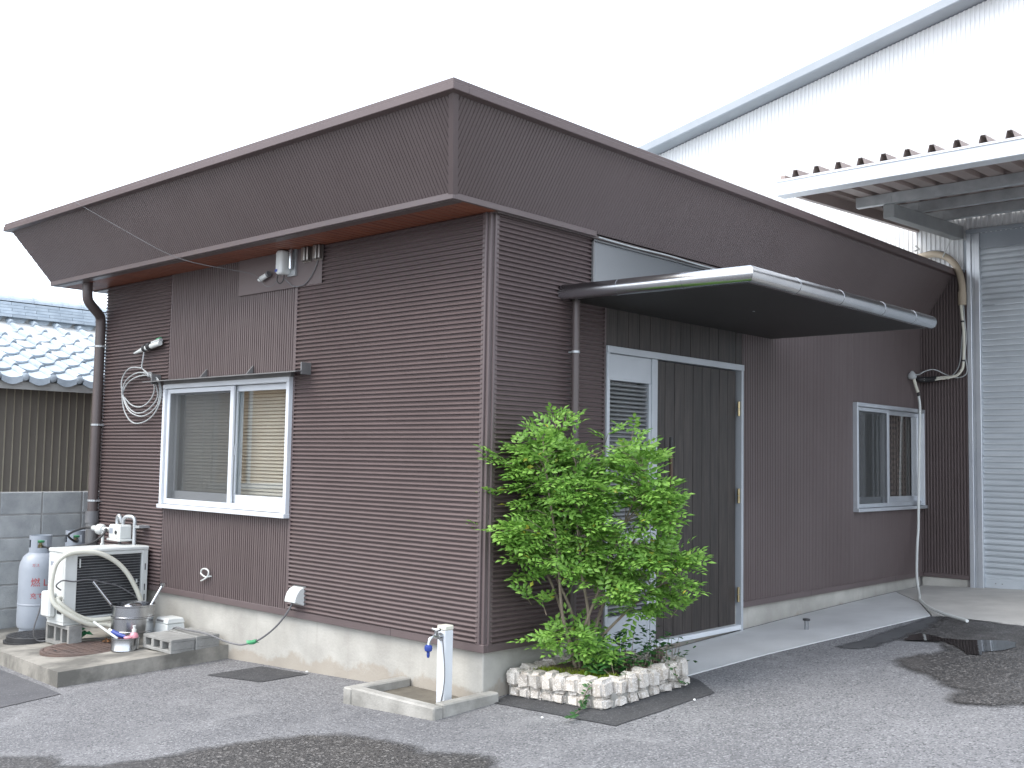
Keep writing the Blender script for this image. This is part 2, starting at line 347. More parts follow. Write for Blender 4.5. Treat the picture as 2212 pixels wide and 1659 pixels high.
def corr(b, o, ud, vd, nd, ulen, vfun, pitch, prof, depth, u0=0.0):
    """corrugated sheet: profile prof [(t, d)] repeats every pitch along ud; sheet runs along vd between vfun(u)."""
    o, ud, vd, nd = Vector(o), Vector(ud), Vector(vd), Vector(nd)
    us = []; k = 0
    k0 = int(math.floor(u0/pitch))
    for k in range(k0, int(ulen/pitch)+2):
        for t, d in prof:
            uu = (k+t)*pitch
            if u0 <= uu <= ulen: us.append((uu, d))
    if us[0][0] > u0+1e-5: us.insert(0, (u0, us[0][1]))
    if us[-1][0] < ulen-1e-5: us.append((ulen, us[-1][1]))
    vs_ = []
    for uu, d in us:
        a, c = vfun(uu); p = o+ud*uu+nd*(d*depth)
        vs_ += [p+vd*a, p+vd*c]
    b.add(vs_, [(2*i, 2*i+2, 2*i+3, 2*i+1) for i in range(len(us)-1)])
    return b
LAP = [(0, .0), (.37, .0), (.42, .90), (.46, 1.0), (.58, 1.0), (.80, .70), (.97, .42)]
RIB6 = []
for i_ in range(6):
    t0 = i_/6.0
    RIB6 += ([(t0, 1), (t0+.105, 1)] if i_ else [(t0, 1), (t0+.122, 1)]) + [(t0+(.112 if i_ else .126), 0), (t0+.158, 0)]
DEEP = [(0, 0), (.46, 0), (.50, 1), (.92, 1), (.96, 0)]
TRAP = [(0, 0), (.28, 0), (.40, 1), (.72, 1), (.84, 0)]

def gy(y): return 0.04*max(y, -6) if y < 0 else 0.045*min(y, 8)-0.0027*min(y, 8)**2
def gz(x, y): return 0.045*min(max(x, -6), 6)+gy(y)
ZB, ZT, YR, XL = 0.275, 2.79, 6.289, -4.647
# ------------------------------------------------------------------ the setting
def sheet(name, poly, off, ma, thick=0.0, jitter=0.0, step=0.12, label=None, soft=0.0):
    pts = []
    for i in range(len(poly)):
        a = Vector((poly[i][0], poly[i][1], 0)); c = Vector((poly[(i+1) % len(poly)][0], poly[(i+1) % len(poly)][1], 0))
        k = max(1, int((c-a).length/step))
        for j in range(k):
            p = a.lerp(c, j/k)
            if jitter and j:
                q = noise.noise_vector(p*9)*.6+noise.noise_vector(p*31)*.4
                p = p+Vector((q.x, q.y, 0))*jitter
            pts.append(p)
    bm = bmesh.new(); vs_ = [bm.verts.new(p) for p in pts]; f = bm.faces.new(vs_)
    if f.normal.z < 0 or f.calc_area() and f.normal.z < 0: f.normal_flip()
    bmesh.ops.triangulate(bm, faces=bm.faces[:])
    for _ in range(5 if soft else 2):
        long = [e for e in bm.edges if e.calc_length() > (.09 if soft else .45)]
        if long: bmesh.ops.subdivide_edges(bm, edges=long, cuts=1)
        bmesh.ops.triangulate(bm, faces=bm.faces[:])
    if thick:
        top = bm.faces[:]
        ex = bmesh.ops.extrude_face_region(bm, geom=top)
        low = [g for g in ex['geom'] if isinstance(g, bmesh.types.BMVert)]
        lowset = set(low)
        for v in bm.verts: v.co.z = gz(v.co.x, v.co.y)+(off-thick if v in lowset else off)
    else:
        for v in bm.verts: v.co.z = gz(v.co.x, v.co.y)+off
    bmesh.ops.recalc_face_normals(bm, faces=bm.faces[:])
    if not thick:
        for ff in bm.faces:
            if ff.normal.z < 0: ff.normal_flip()
    inner = []
    if soft:
        cell = {}                                       # boundary points on a coarse grid, so distances stay cheap
        bp = [pts[i].lerp(pts[(i+1) % len(pts)], t) for i in range(len(pts)) for t in (0, .5)]
        for p in bp: cell.setdefault((int(p.x//.2), int(p.y//.2)), []).append(p)
        for v in bm.verts:
            cx, cy = int(v.co.x//.2), int(v.co.y//.2); d = 9.0
            for a in (-1, 0, 1):
                for c in (-1, 0, 1):
                    for p in cell.get((cx+a, cy+c), ()): d = min(d, (p.x-v.co.x)**2+(p.y-v.co.y)**2)
            inner.append(min(1.0, math.sqrt(d)/soft))
    me = bpy.data.meshes.new(name); bm.to_mesh(me); bm.free(); me.materials.append(M[ma])
    if soft: me.attributes.new('inner', 'FLOAT', 'POINT').data.foreach_set('value', inner)
    o = bpy.data.objects.new(name, me); put(o, None); o['kind'] = 'structure'
    if label: o['label'] = label
    return o

def axis():
    a = [-150, -80, -40, -20, -12]; x = -8.0
    while x <= 8.01: a.append(round(x, 3)); x += .25
    return a+[12, 20, 40, 80, 150]
ax = axis(); nA = len(ax)
g_ = MB(); g_.v = [(x, y, gz(x, y)) for y in ax for x in ax]
g_.f = [(j*nA+i, j*nA+i+1, (j+1)*nA+i+1, (j+1)*nA+i) for j in range(nA-1) for i in range(nA-1)]
gr_o = g_.build('ground', 'asphalt', kind='structure', smooth=True)
gr_o['label'] = 'faded grey asphalt yard in front of the brown building'

sheet('asphalt_patch', [(-5.26,-.97),(-3.75,-1.13),(-2.95,-1.21),(-2.47,-1.27),(-2.41,-1.67),(-2.33,-2.01),(-5.2,-2.4)], .004, 'old_patch', jitter=.01, label='dark asphalt patch beside the raised concrete apron')
sheet('asphalt_patch', [(-2.17,-.42),(-2.09,-.04),(-1.57,-.03),(-1.63,-.36)], .004, 'new_asphalt', jitter=.015, label='small dark asphalt patch by the foundation')
sheet('asphalt_patch', [(.07,.02),(.02,.14),(-.02,.32),(-.02,.9),(.58,1.17),(.72,1.1),(.98,.86),(.95,-.02)], .004, 'new_asphalt', jitter=.012, label='fresh black asphalt strip round the stone planter')
sheet('damp_strip', [(.88,2.44),(.91,2.81),(.9,3.62),(.9,4.17),(1.06,4.17),(1.16,3.72),(1.17,3.31),(1.17,2.96),(1.16,2.63),(1.07,2.46),(.97,2.42)], .004, 'damp_asphalt', jitter=.02, soft=.10, label='dark damp strip along the concrete slab edge')
sheet('wet_patch', [(1.12,2.90),(1.08,3.26),(1.08,3.62),(.93,4.17),(1.19,4.15),(1.48,4.01),(1.66,3.98),(1.92,4.0),(2.6,3.6),(3.1,2.6),(2.9,1.6),(2.63,1.4),(2.46,1.38),(2.35,1.28),(2.22,1.24),(2.11,1.23),(2.06,1.28),(2.03,1.41),(2.02,1.55),(1.92,1.64),(1.78,1.81),(1.61,1.93),(1.47,2.05),(1.38,2.21),(1.43,2.45),(1.52,2.62),(1.48,2.79),(1.4,2.92),(1.29,2.91)], .008, 'wet_asphalt', jitter=.05, step=.05, soft=.15, label='wet dark asphalt below the end of the drain hose')
sheet('puddle', [(1.2,2.93),(1.16,3.11),(1.19,3.24),(1.28,3.21),(1.4,3.11),(1.55,3.12),(1.64,3.17),(1.78,3.22),(1.86,3.17),(1.91,3.0),(1.87,2.83),(1.79,2.73),(1.83,2.62),(1.74,2.6),(1.68,2.71),(1.58,2.85),(1.45,3.0),(1.29,2.95)], .012, 'water', jitter=.025, step=.05, label='shallow puddle mirroring the shutter guide')
sheet('wet_patch', [(-1.9,-2.6),(-1.35,-2.15),(-1.02,-1.93),(-.83,-1.98),(-.68,-1.88),(-.58,-1.69),(-.55,-1.55),(-.55,-1.45),(-.46,-1.26),(-.34,-1.06),(-.23,-.93),(-.12,-.83),(.05,-.82),(.22,-.82),(.33,-.8),(.52,-.82),(.67,-.74),(.8,-.72),(.92,-.78),(1.0,-.9),(1.36,-1.18),(1.59,-1.73),(1.4,-2.6),(.22,-2.9),(-.84,-2.86)], .004, 'wet_asphalt', jitter=.05, step=.05, soft=.17, label='wide wet dark asphalt patch in the foreground')

SL = [(.02,.28),(.55,.28),(.58,.9),(.66,2.02),(.80,3.18),(.90,4.17),(.51,4.92),(.08,5.5),(.02,5.6)]
sheet('concrete_slab', SL, .007, 'slab_concrete', thick=.2, label='smooth blue-grey concrete slab along the entrance wall')
sheet('concrete_slab', [(.02,5.61),(.083,5.507),(.515,4.925),(.91,4.18),(1.2,4.16),(1.5,4.02),(1.95,4.0),(3.5,4.0),(4.5,4.0),(4.5,6.6),(.02,6.6)], .009, 'brown_concrete', thick=.2, label='brownish concrete apron in front of the roller shutter')
sheet('concrete_apron', [(-2.6,.02),(-2.70,-1.19),(-4.01,-1.04),(-5.19,-.91),(-5.19,1.6),(-4.66,1.6),(-4.66,.02)], .10, 'old_concrete', thick=.4, label='raised old concrete apron carrying the gas cylinders')

# ------------------------------------------------------------------ the brown building
bld = thing('brown_building', 'low brown metal-clad building with flared flat-roof fascia', 'building', (-2.3, 3.1, 0))
part('foundation', 'foundation_concrete', bld, (XL+.02, -.02, .02, YR-.01, -.5, .30), bevel=.006)
# cladding sheets
def hsheet(x0, x1, z0, z1):                             # front wall, horizontal corrugation
    b = MB(); corr(b, (x0, -.004, z0), (0,0,1), (1,0,0), (0,-1,0), z1-z0, lambda u: (0, x1-x0), .0282, LAP, .0185); return b
hsheet(XL+.02, -3.54, .318, 2.8).build('corrugated_sheet', 'brown_steel', bld, fix=False)
hsheet(-1.842, -.035, .318, 2.8).build('corrugated_sheet', 'brown_steel', bld, fix=False)
b = MB(); corr(b, (.004, .035, .318), (0,0,1), (0,1,0), (1,0,0), 2.8-.318, lambda u: (0, 1.065-.035), .0282, LAP, .0185)
b.build('corrugated_sheet', 'brown_steel', bld, fix=False)
def vsheet_front(x0, x1, z0, z1):
    b = MB(); corr(b, (x0, -.004, z0), (1,0,0), (0,0,1), (0,-1,0), x1-x0, lambda u: (0, z1-z0), .156, RIB6, .0075); return b
vsheet_front(-3.52, -1.862, 1.9, 2.8).build('ribbed_panel', 'ribbed_brown', bld, fix=False)
vsheet_front(-3.52, -1.862, .318, .95).build('ribbed_panel', 'ribbed_brown', bld, fix=False)
def vsheet_right(y0, y1, z0, z1):
    b = MB(); corr(b, (.004, y0, z0), (0,1,0), (0,0,1), (1,0,0), y1-y0, lambda u: (0, z1-z0), .156, RIB6, .0045); return b
vsheet_right(2.80, 4.715, .318, 2.8).build('ribbed_panel', 'ribbed_brown', bld, fix=False)
vsheet_right(4.715, YR-.01, .318, .955).build('ribbed_panel', 'ribbed_brown', bld, fix=False)
vsheet_right(4.715, YR-.01, 1.925, 2.8).build('ribbed_panel', 'ribbed_brown', bld, fix=False)
# wall cores behind the sheets, with the window and door openings left free
part('wall_core', 'interior', bld, (XL+.02,-3.54,.0,.1,.30,2.8), (-1.862,-.1,.0,.1,.30,2.8), (-3.54,-1.862,.0,.1,.30,.95), (-3.54,-1.862,.0,.1,1.9,2.8))
part('wall_core', 'interior', bld, (-.1,0,.0,1.08,.30,2.8), (-.1,0,1.08,2.79,2.11,2.8), (-.1,0,2.79,4.72,.30,2.8), (-.1,0,4.72,6.26,.30,.95), (-.1,0,4.72,6.26,1.93,2.8), (-.1,0,6.26,YR-.01,.3,2.8))
part('wall_core', 'interior', bld, (XL+.02,XL+.12,.1,YR-.01,.30,2.8), (XL+.12,-.1,YR-.11,YR-.01,.30,2.8), (XL+.12,-.1,2.95,3.02,.30,2.8))
part('end_cladding', 'brown_steel', bld, (XL,XL+.02,0,YR-.01,.30,2.8))
# trims
part('corner_trim', 'brown_trim', bld, (-.052,-.020,-.018,-.002,.318,2.8), (.002,.018,.020,.052,.318,2.8), (-.020,.002,-.004,.020,.318,2.8), bevel=.002)
part('base_flashing', 'brown_trim', bld, (XL,.016,-.016,.018,ZB,.320), bevel=.002)
part('base_flashing', 'brown_trim', bld, (-.018,.0165,.018,1.07,ZB,.320), (-.018,.0165,2.80,YR-.012,ZB,.320), bevel=.002)
for x0 in (-3.54, -1.862):
    part('side_trim', 'brown_trim', bld, (x0, x0+.02, -.017, -.002, .320, 2.8), bevel=.002)
part('side_trim', 'brown_trim', bld, (.001,.016,1.062,1.078,.320,2.4))
for x in (-.78, -2.9): part('flashing_joint', 'black_iron', bld, (x, x+.003, -.0168, -.0158, ZB+.001, .3195))
for y in (3.9, 5.6): part('flashing_joint', 'black_iron', bld, (.0163, .0172, y, y+.003, ZB+.001, .3195))
# flared fascia
F0, F1 = (.056, -.3685, 2.818), (.364, -.677, 3.307)
xl0, xl1 = XL-.285, XL-.5154
hv = Vector((0, F1[1]-F0[1], F1[2]-F0[2])); H = hv.length; hv.normalize()
nv = Vector((0, -hv.z, hv.y))
def vf_front(u):
    x = xl1+u
    if x > F0[0]: return ((x-F0[0])/(F1[0]-F0[0])*H, H)
    if x < xl0: return ((xl0-x)/(xl0-xl1)*H, H)
    return (0, H)
b = MB(); corr(b, (xl1, F0[1], F0[2]), (1,0,0), hv, nv, F1[0]-xl1-.004, vf_front, .156, RIB6, .0030)
b.build('fascia_panel', 'ribbed_brown', bld, fix=False)
hr = Vector((F1[0]-F0[0], 0, F1[2]-F0[2])); Hr = hr.length; hr.normalize(); nr = Vector((hr.z, 0, -hr.x))
def vf_right(u):
    y = F1[1]+u
    return ((F0[1]-y)/(F0[1]-F1[1])*Hr if y < F0[1] else 0, Hr)
b = MB(); corr(b, (F0[0], F1[1]+.004, F0[2]), (0,1,0), hr, nr, YR-F1[1]-.012, vf_right, .156, RIB6, .0030)
b.build('fascia_panel', 'ribbed_brown', bld, fix=False)
b = MB(); b.add([(xl0,F0[1],F0[2]),(xl0,YR-.01,F0[2]),(xl1,YR-.01,F1[2]),(xl1,F1[1],F1[2])], [(0,1,2,3)])
b.build('fascia_panel', 'ribbed_brown', bld)
def bar(b, p, q, up_, out, w, t):                       # a flat strip from p to q, w along up_, t along out
    p, q, up_, out = Vector(p), Vector(q), Vector(up_)*w, Vector(out)*t
    b.hexa([p, q, q+out, p+out, p+up_, q+up_, q+out+up_, p+out+up_]); return b
# corner cover
b = MB(); A0 = Vector(F0); A1 = Vector(F1)
b.add([A0+nv*.009+Vector((-.030,0,0)), A0+nv*.009+nr*.009, A0+nr*.009+Vector((0,.030,0)), A1+nv*.009+Vector((-.030,0,0)), A1+nv*.009+nr*.009, A1+nr*.009+Vector((0,.030,0))], [(0,1,4,3),(1,2,5,4)])
b.build('fascia_corner', 'brown_trim', bld)
# lower trim: an L under the panels
zt0, zt1 = F0[2]-.022, F0[2]+.014
part('fascia_lower_trim', 'brown_trim', bld, (xl0-.006, F0[0]+.014, F0[1]-.014, F0[1]+.006, zt0, zt1), bevel=.002)
part('fascia_lower_trim', 'brown_trim', bld, (F0[0]-.006, F0[0]+.0145, F0[1]+.006, .90, zt0+.0005, zt1-.0005), bevel=.002)
part('fascia_lower_trim', 'brown_trim', bld, (xl0-.006, xl0+.012, F0[1]+.006, YR-.01, zt0, zt1))
# top cap
b = MB()
for (za, zb_, o) in ((F1[2]-.052, F1[2]-.012, .026), (F1[2]-.012, F1[2]+.012, .019)):
    b.box(xl1-o, F1[0]+o, F1[1]-o, F1[1]+.09, za, zb_)
    b.box(F1[0]-.09, F1[0]+o, F1[1]+.09, YR-.012, za, zb_)
    b.box(xl1-o, xl1+.09, F1[1]+.09, YR-.012, za, zb_)
b.build('fascia_cap', 'brown_steel', bld, bevel=.003)
# soffit boards and roof
b = MB(); corr(b, (xl0+.012, F0[1]+.006, 2.806), (1,0,0), (0,1,0), (0,0,-1), F0[0]-.006-xl0-.012, lambda u: (0, .37), .06, [(0,1),(.86,1),(.88,0),(.97,0)], .006)
b.build('soffit', 'soffit_wood', bld, fix=False)
part('soffit_edge', 'brown_pipe', bld, (xl0+.012, F0[0]-.006, F0[1]+.006, F0[1]+.075, 2.792, 2.799))
part('soffit_edge', 'brown_pipe', bld, (.0, F0[0]-.006, .0, YR-.012, 2.79, 2.81))
part('soffit_edge', 'brown_pipe', bld, (xl0+.012, XL, .0, YR-.012, 2.79, 2.81))
part('roof', 'galvanised', bld, (xl1+.16, F1[0]-.16, F1[1]+.16, YR-.012, 3.22, 3.25))
part('room_floor', 'interior', bld, (XL+.12, -.1, .1, YR-.11, .30, .32))
part('room_ceiling', 'interior', bld, (XL+.03, -.005, .005, YR-.02, 2.80, 2.803))

# windows and door: the map turns (along, out, up) into the wall it sits in
def fmap(u0, u1, n0, n1, z0, z1): return (u0, u1, -n1, -n0, z0, z1)
def rmap(u0, u1, n0, n1, z0, z1): return (n0, n1, u0, u1, z0, z1)
def window(mp, u0, u1, z0, z1, mid, name_mat, screen_low, glass_low):
    w = part('window', name_mat, bld, mp(u0,u0+.034,-.09,.050,z0+.03,z1-.034), mp(u1-.034,u1,-.09,.050,z0+.03,z1-.034),
             mp(u0,u1,-.09,.052,z1-.034,z1), mp(u0-.004,u1+.004,-.09,.066,z0,z0+.03), bevel=.002)
    w['label'] = 'sliding window with white aluminium frame'
    # outer sash with insect screen, on the low side
    a0, a1 = u0+.036, mid+.018
    part('screen_sash', name_mat, w, mp(a0,a0+.040,.012,.030,z0+.034,z1-.038), mp(a1-.044,a1,.012,.030,z0+.034,z1-.038),
         mp(a0+.040,a1-.044,.012,.030,z1-.072,z1-.038), mp(a0+.040,a1-.044,.012,.030,z0+.034,z0+screen_low), bevel=.002)
    part('insect_screen', 'screen', w, mp(a0+.040,a1-.044,.020,.022,z0+screen_low,z1-.072))
    def sash(a0, a1, n0, n1, low):
        part('sash', name_mat, w, mp(a0,a0+.03,n0,n1,z0+.034,z1-.038), mp(a1-.03,a1,n0,n1,z0+.034,z1-.038),
             mp(a0+.03,a1-.03,n0,n1,z1-.080,z1-.038), mp(a0+.03,a1-.03,n0,n1,z0+.034,z0+low), bevel=.002)
        part('pane', 'glass', w, mp(a0+.03,a1-.03,(n0+n1)/2-.002,(n0+n1)/2+.002,z0+low,z1-.080))
    sash(u0+.036, mid+.02, -.060, -.036, glass_low)
    sash(mid-.02, u1-.036, -.030, -.006, glass_low)
    part('bottom_track', name_mat, w, mp(mid+.02,u1-.036,-.005,.028,z0+.034,z0+.075), bevel=.002)
    return w
wf = window(fmap, -3.553, -1.860, .937, 1.911, -2.59, 'white_alu', .075, .135)
wf['label'] = 'wide white sliding window with left insect screen'
part('crescent_lock', 'silver_alu', wf, (-2.603,-2.575,-.004,.006,1.36,1.44), bevel=.003)
wr = window(rmap, 4.720, 6.275, .948, 1.931, 5.44, 'silver_alu', .07, .125)
wr['label'] = 'silver sliding window with curtain by the inner corner'
b = MB()
def curt(u, a=.012, p=.09): return a*math.sin(2*math.pi*u/p)+.006*math.sin(u*41)
pts = []
k = 60
for i in range(k+1):
    y = 5.66+.50*i/k; pts += [(-.115+curt(y), y-.10*0, .99), (-.115+curt(y), y, 1.9)]
    pts[-2] = (pts[-2][0], 5.50+.66*i/k, .99)
b.add(pts, [(2*i, 2*i+2, 2*i+3, 2*i+1) for i in range(k)])
b.build('curtain', 'check_curtain', wr, smooth=True)
b = MB(); pts = []
for i in range(k+1):
    y = 4.78+.16*i/k; pts += [(-.10+curt(y, .02, .05), y, .99), (-.10+curt(y, .02, .05), y, 1.9)]
b.add(pts, [(2*i, 2*i+2, 2*i+3, 2*i+1) for i in range(k)]); b.build('curtain', 'interior', wr, smooth=True)
bsm = MB()
bsm.hexa([(-3.515,.112,0),(-1.90,.112,0),(-1.90,.1135,0),(-3.515,.1135,0),(-3.515,.124,.0225),(-1.90,.124,.0225),(-1.90,.1255,.0225),(-3.515,.1255,.0225)])
bsm = bsm.mesh('blind_slat'); bsm.materials.append(M['blind'])
for i in range(36): piece('blind_slat', bsm, (0, 0, .975+i*.0255), wf, rot=(0,0,0))
part('blind_cord', 'white_plastic', wf, (-3.2,-3.196,.108,.111,.97,1.9))
# grey flat mounting plate high on the front wall
part('mounting_plate', 'brown_trim', bld, (-2.57, -1.565, -.024, -.018, 2.535, 2.80), bevel=.002)

# door with side light
dz0, dz1 = .10, 2.117
dr = part('door_frame', 'door_alu', bld, rmap(1.080,1.108,-.10,.030,dz0,dz1-.045), rmap(2.757,2.787,-.10,.030,dz0,dz1-.045),
          rmap(1.080,2.787,-.10,.034,dz1-.045,dz1), bevel=.002)
dr['label'] = 'pale aluminium door frame with louvred side light'
part('mullion', 'door_alu', dr, rmap(1.600,1.665,-.09,.016,dz0,dz1-.046), bevel=.002)
part('side_light_head', 'door_alu', dr, rmap(1.109,1.599,-.07,.006,dz1-.22,dz1-.047), bevel=.002)
part('side_light_sash', 'door_alu', dr, rmap(1.109,1.135,-.07,.010,dz0,dz1-.221), rmap(1.573,1.599,-.07,.010,dz0,dz1-.221),
     rmap(1.136,1.572,-.07,.008,.10,.36), rmap(1.136,1.572,-.07,.008,.84,.90), bevel=.002)
part('pane', 'glass', dr, rmap(1.136,1.572,-.012,-.008,.36,.84), rmap(1.136,1.572,-.056,-.052,.90,dz1-.221))
b = MB(); z = .38
while z < dz1-.25:
    b.prism([(-.044,1.137,z+.002),(-.016,1.137,z),(-.004,1.137,z+.006),(-.004,1.137,z+.012),(-.024,1.137,z+.0225),(-.044,1.137,z+.0245)], (0,.434,0)); z += .0285
b.build('louvre_blind', 'louvre_grey', dr)
part('threshold', 'white_alu', dr, rmap(1.665,2.757,-.12,.03,dz0+.02,dz0+.055), bevel=.003)
y0, y1 = 1.672, 2.735; npl = 9; w_ = (y1-y0)/npl
pm = MB().box(-.022, .022, 0, w_-.006, 0, dz1-.05-dz0-.06).mesh('door_plank'); pm.materials.append(M['dark_board'])
bmx = bmesh.new(); bmx.from_mesh(pm); bmesh.ops.bevel(bmx, geom=[e for e in bmx.edges], offset=.0025, segments=1, affect='EDGES'); bmx.to_mesh(pm); bmx.free()
door = part('door', 'black_iron', bld, rmap(y0,y1,-.062,-.052,dz0+.06,dz1-.05))
door['label'] = 'dark plank door with a long bar handle'
for i in range(npl):
    piece('plank', pm, (-.03+random.uniform(-.001,.001), y0+i*w_+.003, dz0+.06), door)
b = MB().tube([(.055,1.775,.86),(.055,1.775,1.42)], .012, 12); b.build('handle_bar', 'handle_wood', door, smooth=True)
b = MB().tube([(.055,1.775,.76),(.055,1.775,.86)], .0135, 12).tube([(.055,1.775,1.42),(.055,1.775,1.54)], .0135, 12)
b.tube([(-.01,1.775,.90),(.055,1.775,.90)], .008, 8).tube([(-.01,1.775,1.38),(.055,1.775,1.38)], .008, 8)
b.build('handle_mount', 'black_iron', door, smooth=True)
for z in (.38, 1.12, 1.78):
    b = MB().tube([(.012,2.742,z-.055),(.012,2.742,z-.002)], .0105, 10).tube([(.012,2.742,z+.002),(.012,2.742,z+.055)], .0105, 10)
    b.build('hinge', 'brass', door, smooth=True)
# boards over the door
pm = MB().box(-.004, .012, 0, .121, 0, .247).mesh('transom_board'); pm.materials.append(M['dark_board'])
for i in range(14):
    piece('board', pm, (random.uniform(-.001,.001), 1.080+i*.1245, 2.120), bld, scale=(1, .96 if i == 13 else 1, 1))
part('transom_back', 'black_iron', bld, (-.03,-.006,1.08,2.79,2.12,2.36))
part('side_trim', 'brown_trim', bld, (.001,.016,2.788,2.802,.320,2.40))
# ------------------------------------------------------------------ entrance canopy
cp = thing('entrance_canopy', 'flat entrance canopy rimmed by a shiny stainless tube gutter', 'canopy', (.6, 2.0, 2.36))
PA, PB, PC = Vector((.012,.630,2.405)), Vector((1.285,.700,2.398)), Vector((1.277,3.25,2.405))
r = .048
def tubering(P, t, nrm_cut, n=24):
    ref = Vector((0,0,1)); b = t.cross(ref).normalized(); u2 = b.cross(t).normalized(); out = []
    for j in range(n):
        q = P+(u2*math.cos(2*math.pi*j/n)+b*math.sin(2*math.pi*j/n))*r
        s = (P-q).dot(nrm_cut)/t.dot(nrm_cut); out.append(q+t*s)
    return out
t1 = (PB-PA).normalized(); t2 = (PC-PB).normalized(); cut = (t1+t2).normalized()
def twoRing(A, B, n=24):
    v = A+B; return v, [(j, (j+1) % n, n+(j+1) % n, n+j) for j in range(n)]
b = MB(); va, fa = twoRing(tubering(PA, t1, t1), tubering(PB, t1, cut)); b.add(va, fa+[tuple(range(23,-1,-1))])
b.build('gutter_tube', 'stainless', cp, smooth=True)
b = MB(); va, fa = twoRing(tubering(PB, t2, cut), tubering(PC, t2, t2)); b.add(va, fa)
dome = [(r*math.cos(a), .045*math.sin(a)) for a in [i*math.pi/2/6 for i in range(7)]]
b.lathe(tuple(PC), [(q, h) for q, h in dome], 24, 'y')
b.build('gutter_tube', 'stainless', cp, smooth=True)
def band(P, t):
    MB().tube([P-t*.007, P+t*.007], r+.0018, 24).build('joint_band', 'stainless', cp, smooth=True)
for s in (.33, .68): band(PA.lerp(PB, s), t1)
for s in (.20, .42, .66, .86): band(PB.lerp(PC, s), t2)
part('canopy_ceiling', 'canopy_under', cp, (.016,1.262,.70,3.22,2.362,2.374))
part('ceiling_edge', 'brown_pipe', cp, (.016,1.25,3.2205,3.25,2.362,2.42))
part('ceiling_screw', 'silver_alu', cp, (.70,.712,1.75,1.762,2.359,2.3615))
b = MB(); b.hexa([(.018,.67,2.376),(1.25,.74,2.376),(1.262,3.23,2.376),(.018,3.23,2.376),(.018,.67,2.445),(1.25,.74,2.43),(1.262,3.23,2.43),(.018,3.23,2.445)])
b.build('canopy_roof', 'galvanised', cp)
part('back_panel', 'panel_steel', cp, (.018,.026,.925,3.30,2.447,2.775), bevel=.002)
part('back_panel_trim', 'grey_hood', cp, (.018,.034,.912,.925,2.472,2.785), (.018,.040,.912,3.30,2.776,2.788))
part('rivet', 'white_plastic', cp, (.0265,.029,1.86,1.872,2.60,2.612))
line('sealing_cord', 'grey_cable', cp, [(.07,.92,2.795),(.075,1.3,2.788),(.07,1.7,2.796),(.075,2.1,2.786),(.07,2.6,2.79),(.07,3.2,2.788)], .005, 6)

# ------------------------------------------------------------------ downpipes
dp = thing('downpipe', 'brown downpipe running from the left end of the eaves to the ground', 'downpipe', (-4.64,-.055,-.1))
MB().tube(smoothpath([(-4.50,-.255,2.80),(-4.50,-.255,2.71),(-4.515,-.235,2.645),(-4.565,-.15,2.585),(-4.625,-.075,2.54),(-4.64,-.057,2.46),(-4.64,-.057,2.3)], 5)+[Vector((-4.64,-.057,.80))], .042, 18).build('pipe', 'brown_pipe', dp, smooth=True)
MB().tube([(-4.64,-.057,.76),(-4.64,-.057,.86)], .056, 18).build('socket', 'dark_cable', dp, smooth=True)
MB().tube([(-4.64,-.057,-.12),(-4.64,-.057,.76)], .05, 18).build('lower_pipe', 'grey_hood', dp, smooth=True)
for z in (2.28, 1.60, .95):
    b = MB().tube([(-4.64,-.057,z-.008),(-4.64,-.057,z+.008)], .0455, 18).box(-4.60,-4.58,-.07,.0,z-.008,z+.008)
    b.build('bracket', 'galvanised', dp)
dp = thing('downpipe', 'slim brown downpipe under the near corner of the entrance canopy', 'downpipe', (.06,.711,.05))
MB().tube([(.062,.711,.06),(.062,.711,2.375)], .024, 16).build('pipe', 'brown_pipe', dp, smooth=True)
for z in (2.04, 1.0):
    MB().tube([(.062,.711,z-.007),(.062,.711,z+.007)], .0268, 16).box(.012,.05,.70,.722,z-.006,z+.006).build('bracket', 'galvanised', dp)

# ------------------------------------------------------------------ warehouse behind, with roller shutter
wh = thing('warehouse', 'tall white ribbed metal warehouse with a sloping rake behind the brown building', 'warehouse', (1.5, YR+4, 0))
def rake(x): return 5.212+.2165*(x+3.31)-.10
def vf(u): 
    x = -7+u
    return (0 if x < .47 else .345, rake(min(x, 9))-3.31)
b = MB(); corr(b, (-7, YR-.002, 3.31), (1,0,0), (0,0,1), (0,-1,0), 17, vf, .046, TRAP, .011)
b.build('ribbed_wall', 'white_wall', wh, fix=False)
b = MB(); corr(b, (0, YR-.004, .318), (1,0,0), (0,0,1), (0,-1,0), .475, lambda u: (0, 2.985), .0297, DEEP, .022)
b.build('brown_ribbed_wall', 'ribbed_brown', wh, fix=False)
part('wall_core', 'interior', wh, (-7,.47,YR+.012,YR+.12,.0,4.4), (.47,3.3,YR+.05,YR+.12,3.53,4.9), (3.3,10,YR+.012,YR+.12,-.1,6.5))
part('ribbed_wall', 'white_wall', wh, (3.3,10,YR-.012,YR+.01,.1,3.66))
part('base_flashing', 'brown_trim', wh, (0.018,.475,YR-.018,YR+.01,ZB,.320), bevel=.002)
part('plinth', 'foundation_concrete', wh, (0.0,.44,YR-.006,YR+.012,-.1,ZB), bevel=.004)
part('wall_foot_trim', 'grey_trim', wh, (-.4,.475,YR-.022,YR-.001,3.285,3.312), (.452,.475,YR-.0225,YR-.001,3.312,3.60))
